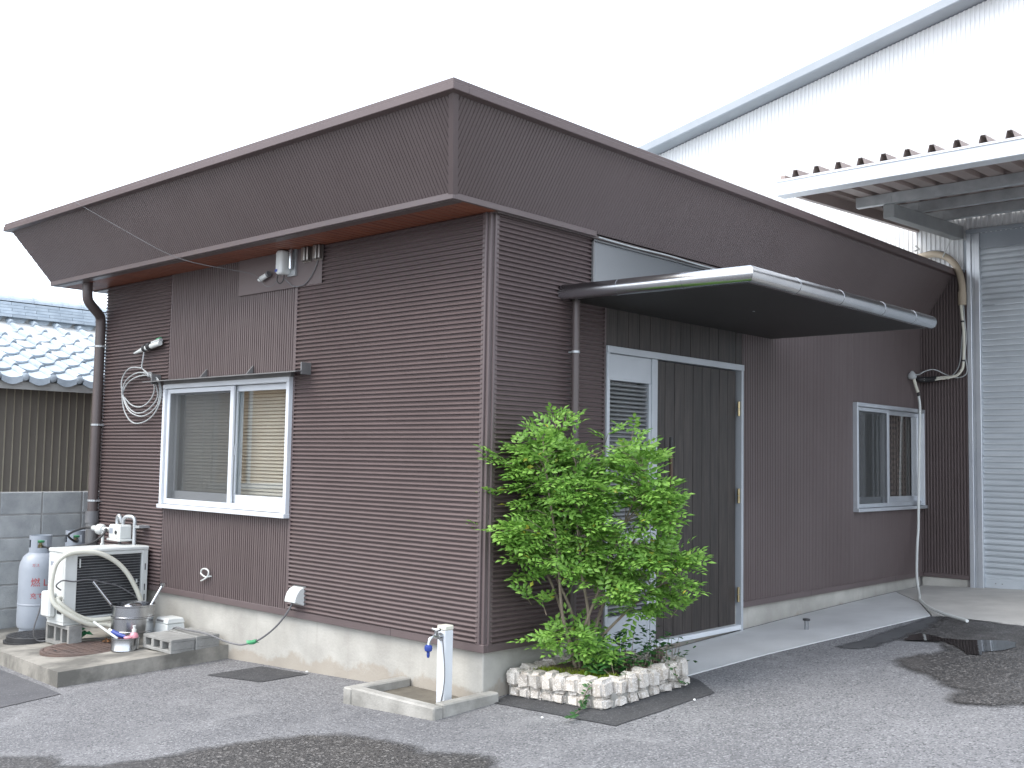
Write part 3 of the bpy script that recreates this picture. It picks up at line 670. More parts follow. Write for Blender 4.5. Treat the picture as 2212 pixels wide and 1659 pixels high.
# rake trim
b = MB(); x0, x1 = -7.2, 10.2
b.hexa([(x0,YR-.22,rake(x0)+.015),(x1,YR-.22,rake(x1)+.015),(x1,YR+.06,rake(x1)+.015),(x0,YR+.06,rake(x0)+.015),(x0,YR-.22,rake(x0)+.125),(x1,YR-.22,rake(x1)+.125),(x1,YR+.06,rake(x1)+.125),(x0,YR+.06,rake(x0)+.125)])
b.build('rake_trim', 'grey_trim', wh, bevel=.012)
b = MB(); b.hexa([(x0,YR+.061,rake(x0)),(x1,YR+.061,rake(x1)),(x1,YR+14,rake(x1)),(x0,YR+14,rake(x0)),(x0,YR+.061,rake(x0)+.10),(x1,YR+.061,rake(x1)+.10),(x1,YR+14,rake(x1)+.10),(x0,YR+14,rake(x0)+.10)])
b.build('roof', 'galvanised', wh)
# shutter
sh = part('shutter', 'slat_grey', wh, (.60,3.2,YR+.006,YR+.045,.215,.30), bevel=.004)
sh['label'] = 'closed silver roller shutter'
pm = MB()
prf = [(0,.002),(.001,.016),(.020,.018),(.0415,.016),(.0425,.002),(.0465,.002),(.0472,.015),(.0510,.015),(.0517,.002),(.0555,.002)]
pv = []
for z, d in prf: pv += [(.60,-d,z),(3.2,-d,z)]
pm.add(pv, [(2*i,2*i+1,2*i+3,2*i+2) for i in range(len(prf)-1)]); pm = pm.mesh('shutter_slat'); pm.materials.append(M['slat_grey'])
z = .302
while z < 3.5:
    piece('slat', pm, (0, YR+.022, z), sh); z += .0562
for x in (.70,.76,1.0,1.3,1.6,2.2,2.8):
    MB().tube([(x,YR+.006,.262),(x,YR+.001,.262)], .006, 8).build('rivet', 'steel_grey', sh)
for gx in (.475, 3.2):
    part('shutter_guide', 'silver_alu', wh, (gx,gx+.045,YR-.035,YR+.05,.18,3.66), (gx+.045,gx+.075,YR-.020,YR+.05,.18,3.66), (gx+.075,gx+.125,YR-.034,YR+.05,.18,3.66), bevel=.004)
part('shutter_lintel', 'grey_trim', wh, (.475,3.33,YR-.038,YR+.05,3.6605,3.70), (.60,3.2,YR-.012,YR+.05,3.50,3.66), bevel=.003)
# awning over the shutter
aw = thing('shutter_awning', 'ribbed awning on grey steel purlins above the roller shutter', 'awning', (1.6, 4.9, 3.6))
def rz(y): return 3.665+.052*(y-3.5)
b = MB(); xa0, xa1 = -.02, 3.9
RIBT = [(0,0),(.55,0),(.66,1),(.84,1),(.95,0)]
hvv = Vector((0, YR-.02-3.44, rz(YR-.02)-rz(3.44))); LL = hvv.length; hvv.normalize(); nn = Vector((0,-hvv.z,hvv.y))
corr(b, (xa0, 3.44, rz(3.44)+.03), (1,0,0), hvv, nn, xa1-xa0, lambda u: (0, LL), .185, RIBT, .072)
b.build('ribbed_roof_sheet', 'roof_pvc', aw, fix=False)
part('front_gutter', 'white_alu', aw, (xa0-.02,xa1,3.405,3.46,3.565,3.688), (xa0-.02,xa1,3.46,3.55,3.565,3.578), bevel=.004)
part('gutter_lip', 'white_alu', aw, (xa0-.02,xa1,3.395,3.4045,3.676,3.692))
b = MB(); b.hexa([(xa0-.012,3.47,3.60),(xa0+.03,3.47,3.60),(xa0+.03,YR-.02,3.745),(xa0-.012,YR-.02,3.745),(xa0-.012,3.47,rz(3.47)+.08),(xa0+.03,3.47,rz(3.47)+.08),(xa0+.03,YR-.02,rz(YR)+.08),(xa0-.012,YR-.02,rz(YR)+.08)])
b.build('side_trim', 'roof_pvc', aw)
for y in (4.60, 5.20, 5.80):
    z = rz(y)-.06
    part('purlin', 'galvanised', aw, (.115,3.8,y-.03,y-.026,z-.005,z+.085), (.115,3.8,y-.026,y+.03,z-.005,z), (.115,3.8,y-.026,y+.03,z+.080,z+.085))
for bx in (.353, 2.9):
    b = MB(); y0, y1 = 4.60, YR-.03
    b.hexa([(bx,y0,3.535),(bx+.1,y0,3.535),(bx+.1,y1,3.612),(bx,y1,3.612),(bx,y0,rz(y0)-.066),(bx+.1,y0,rz(y0)-.066),(bx+.1,y1,rz(y1)-.066),(bx,y1,rz(y1)-.066)])
    b.build('bracket_beam', 'steel_grey', aw, bevel=.004)
    for y in (4.60, 5.20, 5.80):
        z = rz(y)-.064
        part('clip', 'galvanised', aw, (bx+.01,bx+.09,y-.036,y-.031,z,z+.055))
b = MB(); corr(b, (.48, YR-.006, 3.702), (1,0,0), (0,0,1), (0,-1,0), 2.85, lambda u: (0, .24), .046, TRAP, .011)
part('wall_vent', 'white_plastic', wh, (-1.02,-.83,YR-.035,YR-.012,3.66,3.86), bevel=.008)
part('wall_vent_slot', 'grey_hood', wh, (-.97,-.885,YR-.0365,YR-.0352,3.70,3.75))
b = MB().tube([(-.02,YR-.05,3.60),(.02,YR-.05,3.56),(-.03,YR-.05,3.55)], .01, 8); b.build('anchor_eye', 'steel_grey', wh)

# pipes and cables in the inner corner
cd = thing('conduit', 'thick tan conduit bending over the fascia end beside the shutter', 'conduit', (.4, YR-.09, 2.97))
MB().tube(smoothpath([(-.12,6.199,3.44),(.058,6.199,3.476),(.161,6.199,3.487),(.262,6.199,3.463),(.351,6.199,3.402),(.416,6.199,3.304),(.447,6.199,3.188),(.457,6.199,3.064),(.453,6.199,2.974)], 5), .033, 16).build('pipe', 'tan_plastic', cd, smooth=True)
MB().tube([(.453,6.199,2.95),(.453,6.199,3.08)], .039, 16).build('sleeve', 'tan_plastic', cd, smooth=True)
line('cable', 'dark_cable', cd, [(0,6.219,3.5),(.131,6.219,3.522),(.21,6.219,3.518),(.289,6.219,3.492)], .006)
tag(line('tie_wire', 'white_plastic', None, [(.371,6.219,3.83),(.385,6.215,3.651),(.334,6.21,3.589),(.30,6.19,3.50),(.288,6.15,3.435)], .007), 'pale wire tying the tan conduit to the awning beam', 'wire')
ip = thing('insulated_pipe', 'cream insulated pipe dropping from the tan conduit, wrapped in black', 'pipe', (.4, YR-.09, 2.24))
line('pipe', 'cream_plastic', ip, [(.44,6.199,2.972),(.445,6.199,2.896),(.454,6.199,2.786),(.465,6.199,2.668),(.463,6.199,2.501),(.457,6.199,2.401),(.448,6.199,2.327),(.407,6.199,2.27),(.358,6.199,2.251),(.25,6.199,2.243),(.19,6.199,2.241)], .0135, 12)
line('pipe', 'cream_plastic', ip, [(.36,6.185,2.246),(.30,6.18,2.236),(.19,6.18,2.225)], .012, 10)
line('black_wrap', 'black_rubber', ip, [(.20,6.192,2.238),(.12,6.19,2.228),(.03,6.17,2.232),(.02,6.12,2.24)], .028, 12)
for p in ((.454,6.199,2.786),(.457,6.199,2.401)):
    MB().tube([(p[0],p[1],p[2]-.008),(p[0],p[1],p[2]+.008)], .0165, 12).build('band', 'black_rubber', ip, smooth=True)
for x in (.085, .055): part('tag', 'white_plastic', ip, (x,x+.006,6.159,6.163,2.215,2.24))
gc = thing('cable', 'thin grey cables looping beside the cream pipe in the inner corner', 'cable', (.4, YR-.06, 2.24))
line('strand', 'grey_cable', gc, [(.453,6.229,2.975),(.46,6.229,2.84),(.467,6.229,2.755),(.478,6.229,2.629),(.464,6.229,2.462),(.482,6.229,2.319),(.461,6.229,2.262),(.396,6.229,2.239),(.33,6.229,2.25),(.256,6.21,2.287),(.197,6.19,2.319),(.147,6.17,2.325),(.096,6.13,2.302),(.07,6.08,2.274),(.06,6.0,2.27),(.05,5.95,2.29)], .0055)
line('strand', 'grey_cable', gc, [(.447,6.239,2.774),(.429,6.239,2.591),(.415,6.239,2.424),(.385,6.239,2.324),(.318,6.239,2.247),(.285,6.239,2.227)], .0055)
dh = thing('drain_hose', 'long white drain hose hanging past the right window onto the slab', 'hose', (.1, 6.05, .2))
line('upper_hose', 'cream_plastic', dh, [(.06,5.962,2.235),(.062,5.98,2.20),(.062,6.016,2.15),(.062,6.06,2.102)], .0155, 12)
line('coupling', 'black_rubber', dh, [(.062,6.06,2.105),(.062,6.08,2.055)], .011, 10)
line('hose', 'white_plastic', dh, [(.062,6.08,2.06),(.07,6.09,1.96),(.075,6.075,1.80),(.075,6.055,1.578),(.075,6.035,1.244),(.075,6.018,.913),(.078,6.00,.75),(.095,5.93,.60),(.13,5.83,.48),(.18,5.70,.38),(.23,5.58,.31),(.275,5.49,.25),(.33,5.37,.215),(.42,5.16,.213),(.51,4.93,.213),(.60,4.76,.214),(.72,4.54,.216),(.87,4.31,.219),(1.04,4.09,.222),(1.178,3.96,.222),(1.30,3.85,.222)], .0125, 12)
MB().lathe((.05,5.955,2.245), [(.006,-.03),(.035,-.022),(.045,0),(.03,.03),(.008,.055)], 10).build('putty_joint', 'grey_cable', dh, smooth=True)

# ------------------------------------------------------------------ tiled house on the left
th = thing('tiled_house', 'neighbouring house with pale blue-grey pantile roof and taupe wall', 'house', (-7.6, 1.0, 0))
SLp = .405; ca = 1/math.sqrt(1+SLp*SLp); sa = SLp*ca
sd = Vector((ca,0,-sa)); nd_ = Vector((sa,0,ca))
EX, EZ = -6.13, 2.055; TW, TE = .263, .258
def tile_h(t): return .012+.032*math.sin(math.pi*min(1,t/.235))**.55 if t < .235 else (.0 if t < .27 else -.024*math.sin(math.pi*(t-.27)/.73))
def tile_mesh(eave):
    b = MB(); ts = [0,.03,.075,.12,.165,.205,.234,.236,.27,.37,.50,.635,.77,.90,1.0]; vs_ = []; L = .30
    for t in ts:
        h = tile_h(t)
        for s, lift in ((0,.004),(L,.034)):
            for th_ in (0,-.021):
                p = sd*(s-L)+nd_*(h+lift+th_)+Vector((0,t*(TW+.006),0)); vs_.append(p)
    k = len(ts); fs = []
    for i in range(k-1):
        a = 4*i; c = a+4
        fs += [(a,c,c+2,a+2),(a+1,a+3,c+3,c+1),(a+2,c+2,c+3,a+3)]
    fs += [(0,2,3,1),(4*(k-1),4*(k-1)+1,4*(k-1)+3,4*(k-1)+2)]
    b.add(vs_, fs)
    if eave:
        lip = []
        for t in ts[8:]:
            p = nd_*(tile_h(t)+.034)+Vector((0,t*(TW+.006),0)); lip += [p, p+Vector((.004,0,-.055-.012*math.sin(math.pi*(t-.27)/.73))), ]
        kk = len(lip)//2
        b.add(lip+[p+Vector((.016,0,0)) for p in lip], [(2*i,2*i+1,2*i+3,2*i+2) for i in range(kk-1)]+[(2*kk+2*i,2*kk+2*i+2,2*kk+2*i+3,2*kk+2*i+1) for i in range(kk-1)]+[(2*i,2*i+2,2*kk+2*i+2,2*kk+2*i) for i in range(kk-1)]+[(2*i+1,2*kk+2*i+1,2*kk+2*i+3,2*i+3) for i in range(kk-1)])
        b.lathe((-.02,.135*TW+.0,.022), [(.043,0),(.043,.034),(.036,.048),(.018,.056),(0,.058)], 14, 'x')
    me = b.mesh('roof_tile'); me.materials.append(M['tile']); return me
tm, te = tile_mesh(False), tile_mesh(True)
Y0t = -1.15
for j in range(13):
    for i in range(9):
        e = Vector((EX,Y0t+j*TW,EZ))-sd*(i*TE)
        piece('eave_tile' if i == 0 else 'roof_tile', te if i == 0 else tm, e+Vector((random.uniform(-.003,.003),random.uniform(-.003,.003),random.uniform(-.002,.002))), th)
xr, zr = -7.98, 2.865
b = MB(); yA, yB = Y0t, Y0t+13*TW
b.hexa([(EX-.06,yA,EZ-.05),(EX-.06,yB,EZ-.05),(xr,yB,zr-.10),(xr,yA,zr-.10),(EX-.06,yA,EZ-.02),(EX-.06,yB,EZ-.02),(xr,yB,zr-.03),(xr,yA,zr-.03)])
b.build('roof_deck', 'plaster', th)
part('ridge_core', 'plaster', th, (-8.08,-7.91,yA,yB,2.70,3.02))
nm = MB().box(0,.09,0,.268,0,.031).mesh('ridge_course_tile'); nm.materials.append(M['tile'])
for c in range(5):
    for j in range(14):
        y = yA-.13*(c % 2)+j*.272
        if y > yB-.1: continue
        piece('ridge_course_tile', nm, (-7.965+.012*(4-c), y, 2.845+c*.035), th)
        
mm = MB()
for j in range(13):
    t0 = j*TW
    pl = [(-7.905,yA+t0+.02,2.85),(-7.905,yA+t0+.24,2.85),(-7.900,yA+t0+.20,2.795),(-7.898,yA+t0+.13,2.775),(-7.900,yA+t0+.06,2.795)]
    mm.prism(pl, (.02,0,0))
mm.build('ridge_mortar', 'tile', th)
hm = MB()
prof = [(.11*math.cos(a), .085*math.sin(a)) for a in [math.pi*i/10 for i in range(11)]]
hm.prism([(p[0],0,p[1]) for p in prof], (0,.272,0)); hm.prism([(p[0]*1.10,.235,p[1]*1.10) for p in prof], (0,.037,0))
hm = hm.mesh('ridge_cap_tile'); hm.materials.append(M['tile'])
for j in range(13): piece('ridge_cap_tile', hm, (-7.99, yA+j*.275, 3.028), th)
part('eave_board', 'plaster', th, (-6.19,-6.165,yA,yB,1.955,2.03)); part('eave_soffit', 'taupe_wall', th, (-6.45,-6.19,yA,yB,1.975,1.99))
b = MB(); corr(b, (-6.42, yA, -.2), (0,1,0), (0,0,1), (1,0,0), yB-yA, lambda u: (0, 2.175), .078, [(0,0)], .012)
b.build('seamed_wall', 'taupe_wall', th, fix=False)
sm = MB().box(-6.419,-6.400,0,.007,-.2,1.974).mesh('wall_seam'); sm.materials.append(M['seam_strip'])
for i in range(44): piece('wall_seam', sm, (0, yA+.02+i*.078, 0), th)
part('wall_core', 'taupe_wall', th, (-9.4,-6.435,yA,yB,-.3,1.97))
b = MB().prism([(-6.30,yA+.02,1.972),(-9.6,yA+.02,1.972),(-8.0,yA+.02,2.80)], (0,yB-yA-.04,0)); b.build('gable_wall', 'taupe_wall', th)
b = MB(); b.hexa([(-8.085,yA,2.77),(-8.085,yB,2.77),(-9.8,yB,2.05),(-9.8,yA,2.05),(-8.085,yA,2.86),(-8.085,yB,2.86),(-9.8,yB,2.14),(-9.8,yA,2.14)]); b.build('back_roof', 'tile', th)

bw = thing('block_wall', 'grey concrete block boundary wall behind the gas cylinders', 'wall', (-5.26, .3, -.3))
bmw = MB().box(-.05,.05,.006,.354,.006,.194).mesh('concrete_block')
bmx = bmesh.new(); bmx.from_mesh(bmw); bmesh.ops.bevel(bmx, geom=[e for e in bmx.edges], offset=.005, segments=1, affect='EDGES'); bmx.to_mesh(bmx and bmw); bmx.free()
bmw.materials.append(M['block'])
for rr in range(7):
    for j in range(9):
        piece('concrete_block', bmw, (-5.25+random.uniform(-.0015,.0015), -1.323+j*.36, 1.01-.2*(rr+1)), bw)
part('mortar', 'mortar', bw, (-5.293,-5.206,-1.32,1.90,-.5,1.006))

# ------------------------------------------------------------------ the house across the way: it only shows mirrored in the window glass
oh = thing('siding_house', 'beige lap-sided house across the yard, mirrored in the front window', 'house', (-10.5, -5.2, 0))
b = MB(); corr(b, (-9.0, -9.5, -.4), (0,0,1), (0,1,0), (1,0,0), 5.4, lambda u: (0, 7.2), .115, [(0,1),(.06,1.0),(.98,.15)], .014)
b.build('lap_wall', 'beige_lap', oh, fix=False)
part('wall_core', 'interior', oh, (-13,-9.02,-9.5,-2.3,-.4,5.0)); part('roof', 'grey_trim', oh, (-13.3,-8.5,-9.9,-1.9,5.0,5.15))
part('window', 'white_plastic', oh, (-8.99,-8.93,-5.0,-4.94,.95,2.9), (-8.99,-8.93,-3.72,-3.66,.95,2.9), (-8.99,-8.93,-5.06,-3.6,.87,.95), (-8.99,-8.93,-5.06,-3.6,2.9,2.97), (-8.99,-8.935,-4.34,-4.29,.95,2.9))
part('curtain', 'tan_curtain', oh, (-8.985,-8.975,-4.94,-3.72,.95,2.9)); part('corner_post', 'white_plastic', oh, (-9.0,-8.94,-5.75,-5.35,-.3,4.9))
part('belt_course', 'white_plastic', oh, (-9.0,-8.95,-9.5,-2.3,.70,.76))
# ------------------------------------------------------------------ fixtures on the front wall
hd = thing('window_hood', 'thin grey metal rain hood above the wide front window', 'hood', (-2.65,-.07,1.94))
b = MB(); b.hexa([(-3.70,-.150,1.928),(-1.655,-.150,1.928),(-1.655,-.018,1.948),(-3.70,-.018,1.948),(-3.70,-.150,1.934),(-1.655,-.150,1.934),(-1.655,-.018,1.954),(-3.70,-.018,1.954)])
b.build('blade', 'grey_hood', hd); part('lip', 'grey_hood', hd, (-3.56,-1.85,-.043,-.018,1.912,1.944))
for x in (-3.66, -1.668): part('bracket', 'grey_hood', hd, (x,x+.012,-.10,-.018,1.915,1.998), bevel=.002)
for x in (-2.98, -2.36):
    b = MB().prism([(x,-.018,1.956),(x,-.075,1.946),(x,-.018,2.012)], (.012,0,0)); b.build('gusset', 'grey_hood', hd)

mb = thing('meter_box', 'tall white junction box on the flat plate under the eaves', 'junction box', (-2.0,-.03,2.62))
b = MB().box(-1.985,-1.905,-.115,-.026,2.625,2.795); b.build('box', 'white_plastic', mb, bevel=.022, seg=3)
part('back_plate', 'galvanised', mb, (-1.935,-1.845,-.040,-.0245,2.615,2.80)); part('sticker', 'blue_plastic', mb, (-1.98,-1.95,-.1162,-.1152,2.642,2.66))
MB().tube([(-1.872,-.06,2.66),(-1.872,-.06,2.795)], .016, 12).build('bulb_tube', 'stainless', mb, smooth=True)
line('cord_loop', 'black_rubber', mb, [(-1.99,-.08,2.63),(-2.0,-.08,2.59),(-1.975,-.075,2.565),(-1.945,-.07,2.58),(-1.945,-.06,2.62),(-1.965,-.06,2.645)], .004)
for k_, (x, lb) in enumerate(((-1.765,'left stainless vent cover beside the white junction box'),(-1.635,'right stainless vent cover near the plate edge'))):
    v = thing('vent_cover', lb, 'vent', (x+.04,-.03,2.69), 'stainless vent covers under the eaves')
    b = MB()
    for q, w in ((0, .05), (.056, .03)):
        b.prism([(x+q,-.025,2.70),(x+q+w,-.025,2.70),(x+q+w-.006,-.062,2.70),(x+q+.006,-.062,2.70)], (0,0,.098))
    b.build('cowl', 'vent_steel', v, bevel=.006)
    part('cowl_foot', 'vent_steel', v, (x-.004,x+.088,-.032,-.0245,2.694,2.80))
tag(line('overhead_wire', 'dark_cable', None, [(-3.80,-.712,3.298),(-3.36,-.625,3.086),(-2.93,-.50,2.868),(-2.752,-.40,2.782),(-2.60,-.30,2.735),(-2.44,-.20,2.700),(-2.286,-.10,2.663),(-2.219,-.079,2.621),(-2.166,-.071,2.574),(-2.102,-.064,2.558),(-2.054,-.057,2.579),(-1.98,-.06,2.63)], .0022), 'thin wire drooping across the fascia to the white junction box', 'wire')
tag(line('vent_wire', 'dark_cable', None, [(-1.60,-.03,2.70),(-1.625,-.03,2.651),(-1.665,-.03,2.599),(-1.73,-.03,2.55),(-1.786,-.03,2.538),(-1.878,-.03,2.544),(-1.95,-.05,2.60)], .0035), 'thin wire hanging below the right vent cover', 'wire')
wc = thing('wire_connector', 'small white wire connector dangling left of the junction box', 'connector', (-2.16,-.05,2.65))
MB().tube([(-2.265,-.05,2.622),(-2.24,-.05,2.629),(-2.15,-.05,2.655)], [.014,.02,.017], 10).build('body', 'white_plastic', wc, smooth=True)
MB().tube([(-2.162,-.05,2.652),(-2.143,-.05,2.657)], .021, 10).build('collar', 'dark_cable', wc, smooth=True)
MB().tube([(-2.212,-.05,2.618),(-2.198,-.05,2.658)], .0045, 6).build('mark', 'dark_cable', wc)

co = thing('wire_coil', 'coil of pale grey wire hanging left of the wide front window', 'wire coil', (-3.88,-.05,1.6))
line('loop', 'grey_cable', co, [(-3.884,-.06,2.058),(-3.985,-.06,2.068),(-4.082,-.06,2.067),(-4.156,-.06,2.037),(-4.206,-.06,1.986),(-4.218,-.06,1.932),(-4.201,-.06,1.866),(-4.19,-.06,1.801),(-4.149,-.06,1.715),(-4.078,-.06,1.649),(-4.0,-.06,1.614),(-3.914,-.06,1.605),(-3.8,-.06,1.62),(-3.7,-.06,1.655),(-3.633,-.06,1.7),(-3.596,-.06,1.741),(-3.57,-.06,1.786),(-3.562,-.06,1.848),(-3.575,-.06,1.91),(-3.61,-.06,1.947),(-3.655,-.06,1.975),(-3.759,-.06,2.0),(-3.845,-.06,2.03)], .0055, 6, 3)
line('loop', 'grey_cable', co, [(-3.774,-.052,1.998),(-3.88,-.052,2.021),(-3.996,-.052,2.021),(-4.102,-.052,1.993),(-4.175,-.052,1.952),(-4.208,-.052,1.889),(-4.186,-.052,1.829),(-4.113,-.052,1.752),(-4.023,-.052,1.707),(-3.936,-.052,1.69),(-3.832,-.052,1.699),(-3.732,-.052,1.734),(-3.654,-.052,1.784),(-3.627,-.052,1.83),(-3.647,-.052,1.887),(-3.687,-.052,1.946),(-3.731,-.052,1.978),(-3.774,-.052,1.998)], .0055, 6, 3)
line('loop', 'grey_cable', co, [(-3.787,-.045,1.999),(-3.933,-.045,1.997),(-4.059,-.045,1.976),(-4.154,-.045,1.936),(-4.204,-.045,1.884),(-4.212,-.045,1.846),(-4.142,-.045,1.801),(-4.063,-.045,1.762),(-3.954,-.045,1.741),(-3.849,-.045,1.752),(-3.759,-.045,1.792),(-3.707,-.045,1.843),(-3.696,-.045,1.894),(-3.721,-.045,1.947),(-3.787,-.045,1.999)], .0055, 6, 3)
line('loop', 'grey_cable', co, [(-4.202,-.056,1.851),(-4.151,-.056,1.774),(-4.07,-.056,1.708),(-3.97,-.056,1.675),(-3.864,-.056,1.663),(-3.751,-.056,1.682),(-3.652,-.056,1.727),(-3.606,-.056,1.772),(-3.592,-.056,1.849),(-3.607,-.056,1.922),(-3.662,-.056,1.97)], .0055, 6, 3)
line('stem', 'grey_cable', co, [(-3.872,-.055,2.19),(-3.883,-.055,2.132),(-3.897,-.055,2.064),(-3.833,-.055,2.03),(-3.768,-.055,1.998),(-3.70,-.04,1.955)], .0058, 6, 4)
MB().tube([(-3.78,-.055,1.99),(-3.755,-.055,2.012)], .016, 8).build('tie', 'grey_cable', co)
MB().tube([(-4.02,-.06,2.187),(-3.94,-.06,2.200),(-3.86,-.06,2.215),(-3.737,-.06,2.232),(-3.606,-.06,2.247)], [.008,.015,.021,.021,.019], 10).build('connector', 'white_plastic', co, smooth=True)
MB().tube([(-3.859,-.045,2.236),(-3.757,-.045,2.256),(-3.625,-.045,2.272)], .018, 10).build('connector', 'grey_cable', co, smooth=True)
for a, c in (((-3.865,-.056,2.218),(-3.832,-.056,2.224)), ((-3.80,-.056,2.230),(-3.752,-.056,2.238))):
    MB().tube([a, c], .031, 12).build('tape', 'black_rubber', co, smooth=True)
MB().tube([(-3.70,-.04,2.278),(-3.64,-.04,2.288)], .013, 8).build('green_cap', 'green_tape', co, smooth=True)

tag(line('wire_loop', 'white_plastic', None, [(-2.81,-.012,.461),(-2.82,-.03,.459),(-2.856,-.034,.453),(-2.91,-.034,.468),(-2.92,-.034,.486),(-2.901,-.034,.506),(-2.861,-.034,.513),(-2.819,-.034,.501),(-2.817,-.034,.476),(-2.844,-.034,.448),(-2.901,-.034,.424),(-2.92,-.03,.418)], .006), 'short white wire curled in a loop on the lower ribbed panel', 'wire')
vh = thing('outlet_hood', 'white rain hood over an outlet low on the front wall', 'hood', (-1.72,-.02,.42))
b = MB(); sec = [(-.014,.486),(-.028,.487),(-.055,.474),(-.078,.448),(-.092,.412),(-.095,.388),(-.080,.388),(-.014,.362)]
b.prism([(-1.775,y,z) for y, z in sec], (.118,0,0)); b.build('hood', 'white_plastic', vh, bevel=.004)
part('back_plate', 'grey_hood', vh, (-1.785,-1.648,-.0145,-.008,.356,.494))
cb = thing('power_cable', 'grey cable running from the outlet hood to the concrete blocks', 'cable', (-2.1,-.14,.09))
line('cable', 'dark_cable', cb, [(-1.733,-.05,.395),(-1.741,-.055,.37),(-1.753,-.067,.337),(-1.785,-.083,.284),(-1.836,-.1,.224),(-1.912,-.113,.165),(-1.989,-.127,.117),(-2.045,-.14,.092),(-2.10,-.15,.075),(-2.179,-.164,.058),(-2.301,-.188,.065),(-2.476,-.2,.088),(-2.60,-.205,.092),(-2.80,-.21,.090),(-2.96,-.20,.086),(-3.08,-.16,.05)], .0065)
MB().tube([(-1.738,-.053,.375),(-1.728,-.05,.40)], .012, 8).build('plug', 'dark_cable', cb, smooth=True)
MB().tube([(-2.02,-.135,.10),(-2.05,-.141,.09),(-2.09,-.148,.078)], [.012,.016,.010], 8).build('green_tape', 'green_tape', cb, smooth=True)
MB().add([(-2.05,-.141,.09),(-2.10,-.16,.075),(-2.12,-.15,.094),(-2.06,-.14,.10),(-2.0,-.15,.105),(-1.99,-.13,.09)], [(0,1,2,3),(0,4,5)]).build('tape_tail', 'green_tape', cb)

# ------------------------------------------------------------------ on the raised apron
def az(x, y): return gz(x, y)+.10
def text_mesh(body, size):
    cu = bpy.data.curves.new('lettering', 'FONT'); cu.body = body; cu.size = size; cu.align_x = 'LEFT'
    o = bpy.data.objects.new('lettering', cu); C.objects.link(o)
    bpy.context.view_layer.update(); dg = bpy.context.evaluated_depsgraph_get()
    me = bpy.data.meshes.new_from_object(o.evaluated_get(dg)); bpy.data.objects.remove(o); bpy.data.curves.remove(cu); return me
def gas(x, y, label, text):
    z = az(x, y); t = thing('gas_cylinder', label, 'gas cylinder', (x, y, z), 'grey gas cylinders')
    MB().lathe((x,y,z), [(.13,0),(.135,.012),(.135,.05),(.150,.055),(.157,.08),(.157,.235),(.1595,.238),(.1595,.246),(.157,.249),(.157,.52),(.150,.575),(.128,.625),(.095,.655),(.06,.668),(0,.672)], 36).build('tank', 'cylinder_grey', t, smooth=True)
    b = MB(); n = 36; zz = [z+.64, z+.70, z+.765, z+.80]; vs_ = []
    for h in zz:
        for rr in (.088, .083):
            for j in range(n): a = 2*math.pi*j/n; vs_.append((x+rr*math.cos(a), y+rr*math.sin(a), h))
    for k in range(3):
        for j in range(n):
            a = math.degrees(2*math.pi*(j+.5)/n) % 180
            if k == 1 and 15 < (a+60) % 90 < 75: continue
            for q in (0, 1):
                i0 = (2*k+q)*n; i1 = (2*k+2+q)*n
                b.f.append((i0+j, i0+(j+1) % n, i1+(j+1) % n, i1+j))
    k = 3
    for j in range(n): b.f.append((6*n+j, 6*n+(j+1) % n, 7*n+(j+1) % n, 7*n+j))
    b.v = vs_; b.build('guard_ring', 'cylinder_grey', t, smooth=True)
    MB().lathe((x,y,z+.665), [(.02,0),(.02,.05),(.013,.055),(.013,.075)], 12).build('valve', 'brass', t, smooth=True)
    MB().lathe((x,y,z+.738), [(.028,0),(.030,.006),(.030,.014),(.026,.018)], 10).build('hand_wheel', 'green_tape', t, smooth=True)
    if text:
        for body, size, h, a0 in text:
            me = text_mesh(body, size)
            for v in me.vertices:
                a = R(a0)+v.co.x/.157; hh = v.co.y
                v.co = (x+.1585*math.cos(a), y+.1585*math.sin(a), z+h+hh)
            me.materials.clear(); me.materials.append(M['red_paint'])
            o = bpy.data.objects.new('lettering', me); put(o, t)
    return t
gas(-4.66, -.48, 'grey gas cylinder with red lettering left of the air conditioner', [('燃 LP', .075, .40, -47), ('充てん', .052, .30, -47), ('ガス', .03, .555, -45)])
gas(-4.98, -.03, 'second grey gas cylinder with green valve wheel behind the air conditioner', None)

rg = thing('gas_regulator', 'white gas regulator with grey pipes on the left front wall', 'regulator', (-4.05,-.1,.6))
part('meter_body', 'white_plastic', rg, (-4.06,-3.88,-.20,-.085,.665,.785), bevel=.012)
part('meter_flange', 'white_plastic', rg, (-4.075,-3.862,-.205,-.08,.655,.672), bevel=.004)
MB().lathe((-3.93,-.2015,.725), [(.016,0),(.016,-.004)], 12, 'y').build('dial', 'black_rubber', rg)
part('label_plate', 'sign_print', rg, (-4.04,-3.985,-.2025,-.2005,.715,.755))
MB().tube(smoothpath([(-4.03,-.14,.78),(-4.03,-.14,.825),(-4.01,-.14,.853),(-3.985,-.14,.84),(-3.975,-.13,.80)], 4), .016, 10).build('elbow', 'galvanised', rg, smooth=True)
MB().tube(smoothpath([(-3.935,-.14,.775),(-3.93,-.14,.825),(-3.90,-.13,.85),(-3.85,-.11,.85),(-3.825,-.10,.83),(-3.82,-.10,.77),(-3.82,-.10,.45),(-3.82,-.10,-.05)], 4), .015, 10).build('outlet_pipe', 'galvanised', rg, smooth=True)
part('pipe_clamp', 'galvanised', rg, (-3.84,-3.74,-.105,-.01,.765,.785))
MB().lathe((-4.25,-.17,.73), [(.0,-.05),(.03,-.045),(.045,-.02),(.045,.02),(.03,.045),(0,.05)], 16, 'x').build('changeover_valve', 'white_plastic', rg, smooth=True)
MB().tube([(-4.22,-.17,.735),(-4.05,-.15,.735)], .018, 10).tube([(-4.21,-.17,.72),(-4.205,-.17,.58)], .013, 10).tube([(-4.21,-.17,.62),(-4.208,-.17,.585)], .019, 8).build('inlet', 'white_plastic', rg, smooth=True)
